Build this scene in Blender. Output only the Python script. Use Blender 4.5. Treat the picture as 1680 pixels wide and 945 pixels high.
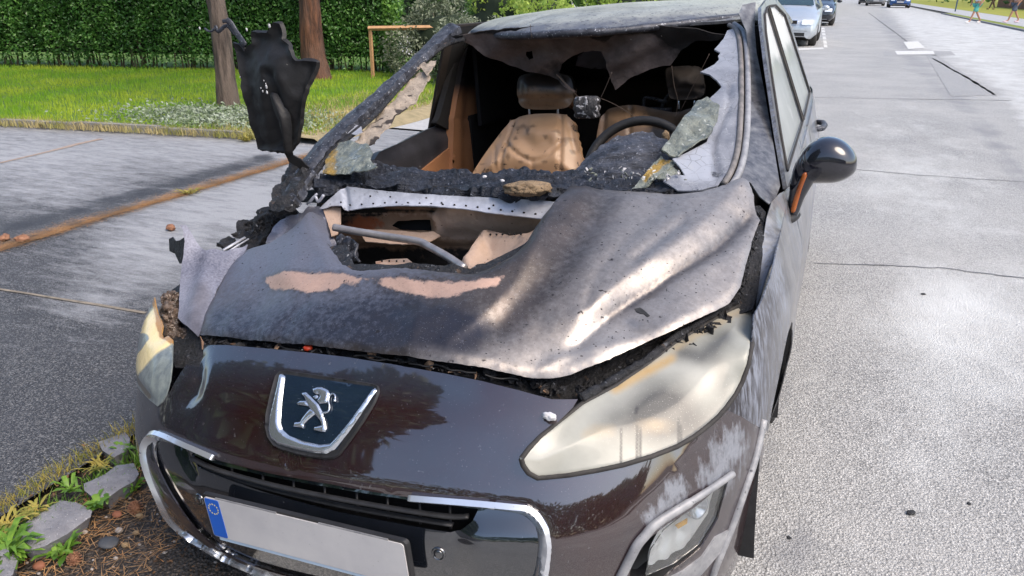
import bpy, bmesh, math, random
import numpy as np
from mathutils import Vector, Matrix
from mathutils.bvhtree import BVHTree
from mathutils.geometry import delaunay_2d_cdt
random.seed(7); RNG = np.random.default_rng(7)
for o in list(bpy.data.objects): bpy.data.objects.remove(o)
SC = bpy.context.scene
COL = SC.collection

# ------------------------------------------------------------------ camera, world, sun, exposure
# the burnt car leans to its melted tyre: LEAN turns car coordinates (x across, y back, z up) into world ones
LEAN = math.radians(4.5); PIV = np.array([.836, .726, 0.])
RL = np.array([[math.cos(LEAN), 0, -math.sin(LEAN)], [0, 1, 0], [math.sin(LEAN), 0, math.cos(LEAN)]])
CAMC = np.array([0.99213801, -1.03829378, 1.45441663]); FPX = 1228.22
def _rot(pit, yaw, roll):
    f = np.array([math.sin(yaw)*math.cos(pit), math.cos(yaw)*math.cos(pit), -math.sin(pit)])
    r = np.array([math.cos(yaw), -math.sin(yaw), 0]); u = np.cross(r, f)
    c, s = math.cos(roll), math.sin(roll)
    return c*r+s*u, -s*r+c*u, f
CR, CU, CF = _rot(*[math.radians(a) for a in (19.86103255, -24.09064399, -3.88592815)])
def c2w(P): return (np.asarray(P, float)-PIV) @ RL.T + PIV
WR, WU, WF = RL @ CR, RL @ CU, RL @ CF
CAMW = c2w(CAMC)
cam = bpy.data.objects.new('camera', bpy.data.cameras.new('camera'))
cam.data.sensor_width = 36; cam.data.lens = FPX/1680*36; cam.data.clip_start = .02; cam.data.clip_end = 2000
cam.matrix_world = Matrix([[WR[0], WU[0], -WF[0], CAMW[0]], [WR[1], WU[1], -WF[1], CAMW[1]], [WR[2], WU[2], -WF[2], CAMW[2]], [0, 0, 0, 1]])
COL.objects.link(cam); SC.camera = cam
SUN_EL, SUN_AZ = math.radians(52), math.radians(112)           # azimuth from +y towards +x: across the street on the right
W = bpy.data.worlds.new('World'); SC.world = W; W.use_nodes = True
nt = W.node_tree; sky = nt.nodes.new('ShaderNodeTexSky'); sky.sky_type = 'NISHITA'; sky.sun_disc = False
sky.sun_elevation = SUN_EL; sky.sun_rotation = SUN_AZ; sky.air_density = 1.0; sky.dust_density = 2.5; sky.ozone_density = 1.0
nt.links.new(sky.outputs[0], nt.nodes['Background'].inputs[0]); nt.nodes['Background'].inputs[1].default_value = .15
sl = bpy.data.lights.new('sun', 'SUN'); sl.energy = 1.5; sl.angle = math.radians(38); sl.color = (1, .87, .72)
sun = bpy.data.objects.new('sun', sl); COL.objects.link(sun)
sd = Vector((math.sin(SUN_AZ)*math.cos(SUN_EL), math.cos(SUN_AZ)*math.cos(SUN_EL), math.sin(SUN_EL)))
sun.rotation_euler = sd.to_track_quat('Z', 'Y').to_euler()
SC.view_settings.view_transform = 'Standard'; SC.view_settings.look = 'None'
SC.view_settings.exposure = 0.95; SC.view_settings.gamma = 1
SC.cycles.max_bounces = 6; SC.cycles.diffuse_bounces = 3; SC.cycles.glossy_bounces = 3; SC.cycles.transmission_bounces = 4

# ------------------------------------------------------------------ helpers: rays, noise, meshes
def _ray(u, v, w):
    r, up, f = (WR, WU, WF) if w else (CR, CU, CF)
    u = np.asarray(u, float)[..., None]; v = np.asarray(v, float)[..., None]
    return f + (u-840)/FPX*r - (v-472.5)/FPX*up
def _at(u, v, o, w, x=None, y=None, z=None):
    d = _ray(u, v, w)
    k, val = (0, x) if x is not None else ((1, y) if y is not None else (2, z))
    t = (np.asarray(val, float)-o[k])/d[..., k]
    return o + d*t[..., None]
def at(u, v, **k): return _at(u, v, CAMC, False, **k)            # a sight line met with a known plane, car coordinates
def atw(u, v, **k): return _at(u, v, CAMW, True, **(k or {'z': 0}))
def px(P, w=False):
    r, up, f = (WR, WU, WF) if w else (CR, CU, CF)
    d = np.asarray(P, float)-(CAMW if w else CAMC); z = d @ f
    return np.stack([840+FPX*(d @ r)/z, 472.5-FPX*(d @ up)/z], -1)
def _hash(i, j, k, s):
    h = (i*374761393 + j*668265263 + k*2147483647 + s*974711) & 0xffffffff
    h = ((h ^ (h >> 13))*1274126177) & 0xffffffff
    return ((h ^ (h >> 16)) & 0xffff)/65535.
def vnoise(P, s=0):
    P = np.asarray(P, float); I = np.floor(P).astype(np.int64); F = P-I; F = F*F*(3-2*F)
    out = 0
    for dx in (0, 1):
        for dy in (0, 1):
            for dz in (0, 1):
                w = (F[..., 0] if dx else 1-F[..., 0])*(F[..., 1] if dy else 1-F[..., 1])*(F[..., 2] if dz else 1-F[..., 2])
                out = out + w*_hash(I[..., 0]+dx, I[..., 1]+dy, I[..., 2]+dz, s)
    return out
def fbm(P, sc=1., o=4, s=0):
    P = np.asarray(P, float)*sc; a, t, out = 1., 0., 0.
    for k in range(o): out = out + a*vnoise(P*(2.03**k)+k*7.3, s+k); t += a; a *= .5
    return out/t - .5
def sm(a, b, x): t = np.clip((np.asarray(x, float)-a)/(b-a), 0, 1); return t*t*(3-2*t)
def inpoly(u, v, poly):
    poly = np.asarray(poly, float); u = np.asarray(u, float); v = np.asarray(v, float); c = np.zeros(u.shape, bool)
    x0, y0 = poly[-1]
    for x1, y1 in poly:
        k = ((y1 > v) != (y0 > v)); xx = (x0-x1)*(v-y1)/((y0-y1) if y0 != y1 else 1e-9)+x1
        c ^= k & (u < xx); x0, y0 = x1, y1
    return c
def dline(u, v, pl, closed=False):
    pl = np.asarray(pl, float); d = np.full(np.shape(u), 1e9)
    n = len(pl)
    for i in range(n if closed else n-1):
        a, b = pl[i], pl[(i+1) % n]; e = b-a; L = max(e @ e, 1e-9)
        t = np.clip(((u-a[0])*e[0]+(v-a[1])*e[1])/L, 0, 1)
        d = np.minimum(d, np.hypot(u-a[0]-t*e[0], v-a[1]-t*e[1]))
    return d
def spoly(u, v, poly, soft):                                      # 1 inside, falling to 0 over soft
    d = dline(u, v, poly, True); s = np.where(inpoly(u, v, poly), d, -d)
    return sm(-soft, soft, s)
def dens(pts, step, closed=True):
    pts = [np.asarray(p, float) for p in pts]; out = []; n = len(pts)
    for i in range(n if closed else n-1):
        a, b = pts[i], pts[(i+1) % n]; k = max(1, int(round(np.linalg.norm(b-a)/step)))
        out += [a+(b-a)*j/k for j in range(k)]
    if not closed: out.append(pts[-1])
    return np.array(out)
def crom(pts, n=6, closed=False):                                 # smooth curve through points
    P = np.asarray(pts, float); m = len(P); out = []
    for i in range(m if closed else m-1):
        if closed: a, b, c, d = P[(i-1) % m], P[i], P[(i+1) % m], P[(i+2) % m]
        else: a, b, c, d = P[max(i-1, 0)], P[i], P[i+1], P[min(i+2, m-1)]
        for j in range(n):
            t = j/n; out.append(.5*((2*b)+(-a+c)*t+(2*a-5*b+4*c-d)*t*t+(-a+3*b-3*c+d)*t**3))
    if not closed: out.append(P[-1])
    return np.array(out)
def ragged(poly, step, amp, seed=0):
    q = dens(poly, step); k = np.arange(len(q)); c = np.stack([q[:, 0]*.13, q[:, 1]*.13, k*0+seed], -1)
    return q + np.stack([fbm(c, 1, 3, seed), fbm(c+31, 1, 3, seed+5)], -1)*2*amp
def mesh_obj(name, V, F, m, parent=None, smooth=True, wear=None, wear2=None):
    me = bpy.data.meshes.new(name)
    me.from_pydata([tuple(map(float, p)) for p in V], [], [tuple(map(int, f)) for f in F]); me.update()
    if smooth: me.polygons.foreach_set('use_smooth', [True]*len(me.polygons))
    if wear is not None:
        a = me.color_attributes.new('wear', 'FLOAT_COLOR', 'POINT'); a.data.foreach_set('color', np.asarray(wear, np.float32).ravel())
    me.materials.append(m)
    o = bpy.data.objects.new(name, me); COL.objects.link(o)
    if parent is not None: o.parent = parent
    return o
def tag(o, label=None, cat=None, group=None, kind=None):
    for k, v in (('label', label), ('category', cat), ('group', group), ('kind', kind)):
        if v: o[k] = v
    return o
def empty(name, loc=(0, 0, 0), rz=0, label=None, cat=None, group=None):
    o = bpy.data.objects.new(name, None); COL.objects.link(o); o.location = [float(q) for q in loc]; o.rotation_euler = (0, 0, rz); o.empty_display_size = .1
    return tag(o, label, cat, group)
def copy_tree(o, parent=None):
    c = o.copy(); COL.objects.link(c); c.parent = parent
    for ch in [q for q in bpy.data.objects if q.parent == o]: copy_tree(ch, c)
    return c
class MB:                                                         # collects shapes, links them as one mesh
    def __init__(s): s.V = []; s.F = []; s.sharp = False
    def add(s, V, F):
        k = len(s.V); s.V += [tuple(p) for p in V]; s.F += [tuple(i+k for i in f) for f in F]; return s
    def box(s, lo, hi, bev=0):
        x0, y0, z0 = lo; x1, y1, z1 = hi
        if not bev:
            return s.add([(x0,y0,z0),(x1,y0,z0),(x1,y1,z0),(x0,y1,z0),(x0,y0,z1),(x1,y0,z1),(x1,y1,z1),(x0,y1,z1)],
                  [(0,3,2,1),(4,5,6,7),(0,1,5,4),(1,2,6,5),(2,3,7,6),(3,0,4,7)])
        b = bmesh.new(); bmesh.ops.create_cube(b, size=1)
        for v in b.verts: v.co = Vector(((x0+x1)/2+v.co.x*(x1-x0), (y0+y1)/2+v.co.y*(y1-y0), (z0+z1)/2+v.co.z*(z1-z0)))
        bmesh.ops.bevel(b, geom=b.edges[:], offset=bev, segments=2, affect='EDGES', profile=.5)
        b.verts.index_update(); s.add([tuple(v.co) for v in b.verts], [tuple(v.index for v in f.verts) for f in b.faces]); b.free(); return s
    def tube(s, pts, r, n=8, flat=None, caps=True):               # r: radius or list; flat: (axis, factor)
        pts = [np.asarray(p, float) for p in pts]; m = len(pts); R = r if hasattr(r, '__len__') else [r]*m
        V = []; prev = None
        for i, p in enumerate(pts):
            t = pts[min(i+1, m-1)]-pts[max(i-1, 0)]; t = t/(np.linalg.norm(t)+1e-12)
            if prev is None:
                a = np.array([0, 0, 1.]) if abs(t[2]) < .9 else np.array([1., 0, 0])
                prev = np.cross(t, a)
            e1 = prev - t*(prev @ t); e1 /= np.linalg.norm(e1)+1e-12; e2 = np.cross(t, e1); prev = e1
            for k in range(n):
                an = 2*math.pi*k/n; q = e1*math.cos(an)*R[i]+e2*math.sin(an)*R[i]
                if flat is not None: ax = np.asarray(flat[0], float); q = q - ax*(q @ ax)*(1-flat[1])
                V.append(p+q)
        F = [(i*n+k, i*n+(k+1) % n, (i+1)*n+(k+1) % n, (i+1)*n+k) for i in range(m-1) for k in range(n)]
        if caps: F += [tuple(range(n))[::-1], tuple((m-1)*n+k for k in range(n))]
        return s.add(V, F)
    def lathe(s, prof, n=32, M=None):                             # prof: (radius, height) about local z
        V = [(r*math.cos(2*math.pi*k/n), r*math.sin(2*math.pi*k/n), h) for r, h in prof for k in range(n)]
        if M is not None: V = [tuple(M @ Vector(v)) for v in V]
        return s.add(V, [(i*n+k, i*n+(k+1) % n, (i+1)*n+(k+1) % n, (i+1)*n+k) for i in range(len(prof)-1) for k in range(n)])
    def blob(s, c, r, amp=.25, seed=0, sub=2, sc=2.5):            # uneven lump
        b = bmesh.new(); bmesh.ops.create_icosphere(b, subdivisions=sub, radius=1)
        P = np.array([v.co[:] for v in b.verts]); d = 1+1.6*amp*fbm(P+seed*3.7, sc, 4, seed)-1.5*amp*np.abs(fbm(P+seed*1.7, sc*1.6, 3, seed+3))
        s.add(P*d[:, None]*np.asarray(r)+np.asarray(c), [tuple(v.index for v in f.verts) for f in b.faces]); b.free(); return s
    def shard(s, c, r, seed):                                     # thin torn plate, any way up
        q = np.random.default_rng(seed); e1 = q.normal(size=3); e1 /= np.linalg.norm(e1); e2 = np.cross(e1, q.normal(size=3)); e2 /= np.linalg.norm(e2); e3 = np.cross(e1, e2); n = 6
        A = [np.asarray(c)+e1*math.cos(a)*r*q.uniform(.5, 1.5)+e2*math.sin(a)*r*.6*q.uniform(.4, 1.4)+e3*r*q.normal(0, .22) for a in np.arange(n)*6.283/n]; B = [p+e3*r*.14 for p in A]
        return s.add(A+B, [(0, 1, 2, 3), (0, 3, 4, 5), (n+3, n+2, n+1, n), (n+5, n+4, n+3, n)]+[(i, n+i, n+(i+1) % n, (i+1) % n) for i in range(n)])
    def prism(s, poly, org, ex, ey, en, h, bev=0):                # polygon in a plane, extruded by h
        poly = np.asarray(poly, float); n = len(poly); org, ex, ey, en = [np.asarray(q, float) for q in (org, ex, ey, en)]
        A = [org+ex*p[0]+ey*p[1] for p in poly]; c = poly.mean(0)
        B = [org+ex*(p[0]+(c[0]-p[0])*bev)+ey*(p[1]+(c[1]-p[1])*bev)+en*h for p in poly]
        res = delaunay_2d_cdt([Vector(p) for p in poly], [], [list(range(n))], 1, 1e-7)
        T = [tuple(f) for f in res[2]] if len(res[0]) == n else [tuple(range(n))]
        s.add(A+B, [(i, (i+1) % n, n+(i+1) % n, n+i) for i in range(n)]); return s.add(B, T)
    def build(s, name, m, parent=None, smooth=True, ang=None):
        o = mesh_obj(name, s.V, s.F, m, parent, smooth)
        if ang: o.data.set_sharp_from_angle(angle=math.radians(ang))
        return o
def tris_of(outline, holes, step, seed=0):
    out = np.asarray(outline, float); loops = [out]+[np.asarray(h, float) for h in holes]
    V = []; E = []
    for L in loops:
        k = len(V); V += [tuple(p) for p in L]; E += [(k+i, k+(i+1) % len(L)) for i in range(len(L))]
    x0, y0 = out.min(0); x1, y1 = out.max(0)
    gx, gy = np.meshgrid(np.arange(x0, x1, step), np.arange(y0, y1, step*.87)); gx = gx+(np.arange(gx.shape[0]) % 2)[:, None]*step/2
    g = np.stack([gx.ravel(), gy.ravel()], -1); g = g+np.random.default_rng(seed).uniform(-.12, .12, g.shape)*step
    ok = inpoly(g[:, 0], g[:, 1], out)
    for h in loops[1:]: ok &= ~inpoly(g[:, 0], g[:, 1], h)
    for L in loops: ok &= dline(g[:, 0], g[:, 1], L, True) > step*.55
    V += [tuple(p) for p in g[ok]]
    r = delaunay_2d_cdt([Vector(p) for p in V], E, [], 0, 1e-6)
    P = np.array([v[:] for v in r[0]]); T = np.array([f for f in r[2] if len(f) == 3])
    c = P[T].mean(1); ok = inpoly(c[:, 0], c[:, 1], out)
    for h in loops[1:]: ok &= ~inpoly(c[:, 0], c[:, 1], h)
    return P, T[ok]
def vnormals(P, T):
    n = np.cross(P[T[:, 1]]-P[T[:, 0]], P[T[:, 2]]-P[T[:, 0]]); N = np.zeros_like(P)
    for k in range(3): np.add.at(N, T[:, k], n)
    return N/(np.linalg.norm(N, axis=1, keepdims=True)+1e-12)
def shell(name, P, T, m, parent, thick, face, disp=None, wear=None, offset=0., smooth=True):
    """sheet of real thickness from a triangulated patch; face(P) gives the outward side"""
    N = vnormals(P, T)
    if (N*face(P)).sum() < 0: T = T[:, ::-1]; N = -N
    if disp is not None: P = P+N*(np.asarray(disp)+offset)[:, None]; N = vnormals(P, T)
    elif offset: P = P+N*offset
    n = len(P); V = [P, P-N*thick]; F = [tuple(t) for t in T]+[tuple(n+t[::-1]) for t in T]
    cnt = {}
    for t in T:
        for a, b in ((t[0], t[1]), (t[1], t[2]), (t[2], t[0])): cnt[(a, b)] = 1
    bd = [e for e in cnt if (e[1], e[0]) not in cnt]
    ids = sorted({i for e in bd for i in e}); mp = {i: k for k, i in enumerate(ids)}
    V += [P[ids], P[ids]-N[ids]*thick]; k0 = 2*n; k1 = 2*n+len(ids)
    F += [(k0+mp[b], k0+mp[a], k1+mp[a], k1+mp[b]) for a, b in bd]
    V = np.concatenate(V)
    w = None
    if wear is not None: w = np.concatenate([wear, wear, wear[ids], wear[ids]])
    return mesh_obj(name, V, F, m, parent, smooth, w)
tocam = lambda P: CAMC-P
class Relief:                                                     # smooth sheet through points of known place
    def __init__(s, ctrl, reg=1e-4):
        uv = []; w = []
        for c in ctrl:
            if isinstance(c[-1], dict): P = at(c[0], c[1], **c[2]); q = (c[0], c[1])
            else: P = np.array(c, float); q = px(P)
            uv.append(q); w.append(1/((P-CAMC) @ CF))
        s.uv = np.array(uv)/200.; n = len(uv)
        if n == 3: reg = 0
        K = s._k(s.uv); Q = np.concatenate([np.ones((n, 1)), s.uv], 1)
        A = np.zeros((n+3, n+3)); A[:n, :n] = K+reg*np.eye(n); A[:n, n:] = Q; A[n:, :n] = Q.T
        s.c = np.linalg.lstsq(A, np.concatenate([w, [0, 0, 0]]), rcond=None)[0]
    def _k(s, a):
        d2 = ((a[:, None]-s.uv[None])**2).sum(-1); return .5*d2*np.log(d2+1e-12)
    def __call__(s, u, v):
        a = np.stack([np.ravel(u), np.ravel(v)], -1)/200.
        w = s._k(a) @ s.c[:-3]+s.c[-3]+a @ s.c[-2:]
        return CAMC+_ray(np.ravel(u), np.ravel(v), False)/w[:, None]
def patch(name, rel, outline, m, parent, step=8, thick=.003, holes=(), disp=None, wear=None, rag=0, seed=0, smooth=True, offset=0., curve=0):
    out = crom(outline, curve, True) if curve else np.asarray(outline, float)
    out = ragged(out, step*.7, rag, seed) if rag else dens(out, step)
    hs = [(ragged(h, step*.7, rag, seed+9) if rag else dens(h, step)) for h in holes]
    Q, T = tris_of(out, hs, step, seed); u, v = Q[:, 0], Q[:, 1]; P = rel(u, v)
    return shell(name, P, T, m, parent, thick, tocam, disp(u, v, P) if disp else None, wear(u, v, P) if wear else None, offset, smooth)
def wmask(n, **k):
    w = np.zeros((n, 4), np.float32)
    for c, a in k.items(): w[:, 'rgba'.index(c)] = np.clip(a, 0, 1)
    return w

# ------------------------------------------------------------------ materials
class NB:
    def __init__(s, name):
        s.m = bpy.data.materials.new(name); s.m.use_nodes = True; s.t = s.m.node_tree; s.b = s.t.nodes['Principled BSDF']; s._co = None
    def n(s, ty, **k):
        q = s.t.nodes.new(ty)
        for a, v in k.items(): setattr(q, a, v)
        return q
    def l(s, a, b): s.t.links.new(a, b)
    def co(s):
        if s._co is None: s._co = s.n('ShaderNodeTexCoord').outputs['Object']
        return s._co
    def noise(s, sc, det=4, rough=.55, stretch=None, w=0):
        q = s.n('ShaderNodeTexNoise'); q.inputs['Scale'].default_value = sc; q.inputs['Detail'].default_value = det; q.inputs['Roughness'].default_value = rough
        co = s.co()
        mp = s.n('ShaderNodeMapping'); mp.inputs['Location'].default_value = (w*3.1, w*1.7, w*2.3)
        if stretch: mp.inputs['Scale'].default_value = stretch
        s.l(co, mp.inputs['Vector']); s.l(mp.outputs[0], q.inputs['Vector']); return q.outputs['Fac']
    def voro(s, sc, feature='F1', out='Distance'):
        q = s.n('ShaderNodeTexVoronoi', feature=feature); q.inputs['Scale'].default_value = sc; s.l(s.co(), q.inputs['Vector']); return q.outputs[out]
    def ramp(s, fac, stops):
        q = s.n('ShaderNodeValToRGB'); e = q.color_ramp.elements
        while len(e) < len(stops): e.new(.5)
        for i, (p, c) in enumerate(stops): e[i].position = p; e[i].color = (c+(1,)) if not isinstance(c, (int, float)) else (c, c, c, 1)
        s.l(fac, q.inputs[0]); return q.outputs[0]
    def mix(s, fac, a, b):
        q = s.n('ShaderNodeMix', data_type='RGBA')
        for sock, val in ((q.inputs[0], fac), (q.inputs[6], a), (q.inputs[7], b)):
            if isinstance(val, (int, float)): sock.default_value = val
            elif isinstance(val, tuple): sock.default_value = val+(1,)
            else: s.l(val, sock)
        return q.outputs[2]
    def math(s, op, a, b=0., c=0., clamp=False):
        q = s.n('ShaderNodeMath', operation=op, use_clamp=clamp)
        for sock, val in zip(q.inputs, (a, b, c)):
            if isinstance(val, (int, float)): sock.default_value = val
            else: s.l(val, sock)
        return q.outputs[0]
    def attr(s, ch):
        if not hasattr(s, '_at'):
            a = s.n('ShaderNodeAttribute', attribute_name='wear'); p = s.n('ShaderNodeSeparateColor'); s.l(a.outputs['Color'], p.inputs[0])
            s._at = {'r': p.outputs[0], 'g': p.outputs[1], 'b': p.outputs[2], 'a': a.outputs['Alpha']}
        return s._at[ch]
    def set(s, **k):
        for a, v in k.items():
            sock = s.b.inputs[{'color': 'Base Color', 'rough': 'Roughness', 'metal': 'Metallic', 'coat': 'Coat Weight', 'coatr': 'Coat Roughness', 'spec': 'Specular IOR Level', 'trans': 'Transmission Weight', 'alpha': 'Alpha', 'normal': 'Normal', 'sub': 'Subsurface Weight', 'sheen': 'Sheen Weight', 'coatior': 'Coat IOR'}[a]]
            if isinstance(v, (int, float)): sock.default_value = v
            elif isinstance(v, tuple): sock.default_value = v+(1,)
            else: s.l(v, sock)
        return s
    def bump(s, h, strength=.4, dist=.01, prev=None):
        q = s.n('ShaderNodeBump'); q.inputs['Strength'].default_value = strength; q.inputs['Distance'].default_value = dist
        s.l(h, q.inputs['Height'])
        if prev is not None: s.l(prev, q.inputs['Normal'])
        return q.outputs[0]
def M(name, c1, c2=None, sc=6., rough=.6, metal=0., coat=0., bump=None, layers=(), speck=None, stretch=None, spec=None, rr=None, trans=None, cior=None, cracks=()):
    """layered procedural: c1..c2 by noise; layers (channel, colour, noise scale, breakup, roughness); speck (scale, amount, colour)"""
    b = NB(name); col = b.mix(b.ramp(b.noise(sc, 5, .6, stretch), [(.35, 0.), (.65, 1.)]), c1, c2 or tuple(x*.75 for x in c1))
    R = rough
    for i, (ch, c, ns, br, lr, *ex) in enumerate(layers):
        sf = ex[0] if ex else .12; k = b.noise(ns, 6, .65, ex[1] if len(ex) > 1 else None, w=i+1)
        k = b.math('ADD', b.attr(ch), b.math('MULTIPLY', b.math('SUBTRACT', k, .5), br))
        k = b.ramp(k, [(max(.5-sf, .02), 0.), (.5+sf, 1.)]); cc = c
        if isinstance(c, list): cc = b.mix(b.noise(ns*2.3, 5, .6, w=i+5), c[0], c[1])
        col = b.mix(k, col, cc)
        if lr is not None: R = b.mix(k, R if not isinstance(R, (int, float)) else (R,)*3, (lr,)*3)
    for cs, cw, cc in cracks:
        k = b.ramp(b.voro(cs, 'DISTANCE_TO_EDGE'), [(0., .85), (cw, 0.)]); col = b.mix(b.math('MULTIPLY', k, b.ramp(b.noise(cs*.35, 3, .6, w=41), [(.42, 0.), (.6, 1.)])), col, cc)
    for sp in (speck or []):
        k = b.ramp(b.noise(sp[0], 2, .5, w=11+sp[0]*.01), [(sp[1], 0.), (sp[1]+.06, 1.)]); col = b.mix(k, col, sp[2])
    b.set(color=col, metal=metal, coat=coat)
    if not isinstance(R, (int, float)): b.set(rough=R)
    elif rr: b.set(rough=b.ramp(b.noise(rr[0], 5, .6, w=21), [(.3, rr[1]), (.7, rr[2])]))
    else: b.set(rough=R)
    if spec is not None: b.set(spec=spec)
    if trans: b.set(trans=trans)
    if cior: b.set(coatior=cior, coatr=.04)
    if bump:
        nrm = None
        for (bs, st, ds) in bump: nrm = b.bump(b.noise(bs, 6, .6, stretch, w=31+bs*.01), st, ds, nrm)
        b.set(normal=nrm)
    return b.m

# ------------------------------------------------------------------ the car's lower body as one smooth form
# columns from the middle of the bumper round the corner to the tail; rows bottom to top
_cols = [ # (x, y) at mid height, y gain at each row for the front (rows 0..7), x factor by row, top z
    (0.00, 0.000, .765, 1), (0.20, 0.006, .765, 1), (0.38, 0.026, .766, 1), (0.54, 0.072, .768, 1), (0.68, 0.165, .774, .95), (0.788, .300, .785, .8),
    (0.866, .470, .805, .5), (0.902, .680, .835, .22), (0.913, .90, .865, .06), (0.915, 1.15, .89, 0), (0.917, 1.6, .92, 0), (0.920, 2.3, .95, 0), (0.905, 3.1, .975, 0), (0.84, 3.75, .98, 0), (0.66, 4.12, .97, 0), (0.3, 4.24, .96, 0), (0.0, 4.26, .96, 0)]
_ry = [.115, .035, .0, -.002, .022, .062, .125, .215]
_rz = [.14, .25, .36, .46, .53, .60, .69, .765]
_fx = [.93, .965, .985, 1., 1.002, 1., .985, .955]
def _ring_grid():
    H = []
    for x, y, zt, k in _cols:
        col = []
        for j in range(8):
            z = _rz[j] if j < 4 else .46+(_rz[j]-.46)*(zt-.46)/(.765-.46)
            f = 1+(_fx[j]-1)*(1-k)
            col.append((x*f, y+_ry[j]*k*(1 if x < .6 else max(.25, 1-(x-.6)*1.4)), z))
        H.append(col)
    H = np.array(H); L = H[::-1][:-1]*np.array([-1, 1, 1])
    return np.concatenate([L, H])                                  # (cols, rows, 3)
class Ring:
    def __init__(s):
        G = _ring_grid(); s.G = G; d = np.linalg.norm(np.diff(G[:, 4], axis=0), axis=1)
        s.a = np.concatenate([[0], np.cumsum(d)]); s.a -= s.a[len(s.a)//2]; s.bs = .09
        s.ta = np.gradient(G, s.a, axis=0)
        for i in range(1, len(s.a)-1):                             # chord based tangents
            h0, h1 = s.a[i]-s.a[i-1], s.a[i+1]-s.a[i]; s.ta[i] = ((G[i]-G[i-1])/h0*h1+(G[i+1]-G[i])/h1*h0)/(h0+h1)
        A = np.linspace(s.a[0], s.a[-1], 420); A = np.unique(np.concatenate([A, np.linspace(-1.6, 1.6, 300)])); B = np.linspace(0, 7*s.bs, 70)
        aa, bb = np.meshgrid(A, B, indexing='ij'); s.A, s.B = A, B
        s.P = s(aa.ravel(), bb.ravel()).reshape(len(A), len(B), 3)
        nb = len(B); F = [(i*nb+j, (i+1)*nb+j, (i+1)*nb+j+1, i*nb+j+1) for i in range(len(A)-1) for j in range(nb-1)]
        s.F = F; s.bvh = BVHTree.FromPolygons([tuple(p) for p in s.P.reshape(-1, 3)], F); s.nb = nb
    def __call__(s, a, b):
        a = np.asarray(a, float); b = np.asarray(b, float)/s.bs
        i = np.clip(np.searchsorted(s.a, a)-1, 0, len(s.a)-2); h = s.a[i+1]-s.a[i]; t = (a-s.a[i])/h
        h00 = 2*t**3-3*t**2+1; h10 = t**3-2*t**2+t; h01 = -2*t**3+3*t**2; h11 = t**3-t**2
        R = h00[:, None, None]*s.G[i]+(h10*h)[:, None, None]*s.ta[i]+h01[:, None, None]*s.G[i+1]+(h11*h)[:, None, None]*s.ta[i+1]
        j = np.clip(np.floor(b).astype(int), 0, 6); t = np.clip(b-j, -.5, 1.5); k = np.arange(len(a))
        p0, p1, p2, p3 = R[k, np.maximum(j-1, 0)], R[k, j], R[k, j+1], R[k, np.minimum(j+2, 7)]
        t = t[:, None]; return .5*((2*p1)+(-p0+p2)*t+(2*p0-5*p1+4*p2-p3)*t*t+(-p0+3*p1-3*p2+p3)*t**3)
    def _ab(s, P, fi):
        i, j = divmod(fi, s.nb-1); a, b, d = s.P[i, j], s.P[i+1, j], s.P[i, j+1]; e1, e2 = b-a, d-a; q = np.asarray(P)-a
        m = np.array([[e1 @ e1, e1 @ e2], [e1 @ e2, e2 @ e2]]); x = np.linalg.lstsq(m, np.array([q @ e1, q @ e2]), rcond=None)[0]
        return s.A[i]+x[0]*(s.A[i+1]-s.A[i]), s.B[j]+x[1]*(s.B[j+1]-s.B[j])
    def hit(s, u, v):
        d = Vector(_ray(u, v, False)).normalized(); h = s.bvh.ray_cast(Vector(CAMC), d)
        if h[0] is not None and h[3] < 3.2: return np.array(h[0]), h[2]
        best = None
        for t in np.linspace(.9, 2.6, 60):
            q = s.bvh.find_nearest(Vector(CAMC)+d*t)
            if best is None or q[3] < best[3]: best = q
        return np.array(best[0]), best[2]
    def px2ab(s, pts): return np.array([s._ab(*s.hit(*p)) for p in pts])
    def yz2ab(s, pts, side=1):
        out = []
        S = s.A*side > .5
        for y, z in pts:
            d = (s.P[..., 1]-y)**2+(s.P[..., 2]-z)**2; d = np.where(S[:, None], d, 9); i, j = np.unravel_index(d.argmin(), d.shape); out.append((s.A[i], s.B[j]))
        return np.array(out)
    def out(s, P):                                                 # outward direction
        return np.asarray(P)*np.array([1, 1, 1])-np.stack([P[:, 0]*.3, np.clip(P[:, 1], 1.0, 3.2), np.full(len(P), .45)], -1)
RING = Ring()
def ring_ab(name, outline, m, parent, step=.022, thick=.004, holes=(), disp=None, wear=None, offset=0.):
    Q, T = tris_of(dens(outline, step), [dens(h, step*.6) for h in holes], step)
    P = RING(Q[:, 0], Q[:, 1])
    return shell(name, P, T, m, parent, thick, RING.out, disp(Q, P) if disp else None, wear(Q, P) if wear else None, offset)
def ring_px(name, outline, m, parent, step=6, thick=.004, holes=(), disp=None, wear=None, offset=0., curve=0, rag=0):
    out = crom(outline, curve, True) if curve else np.asarray(outline, float)
    out = ragged(out, step*.7, rag) if rag else dens(out, step)
    Q, T = tris_of(out, [dens(h, step*.7) for h in holes], step); P = np.array([RING.hit(*q)[0] for q in Q])
    return shell(name, P, T, m, parent, thick, RING.out, disp(Q[:, 0], Q[:, 1], P) if disp else None, wear(Q[:, 0], Q[:, 1], P) if wear else None, offset)
def mirror(P): return np.asarray(P)*np.array([-1, 1, 1])

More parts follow.
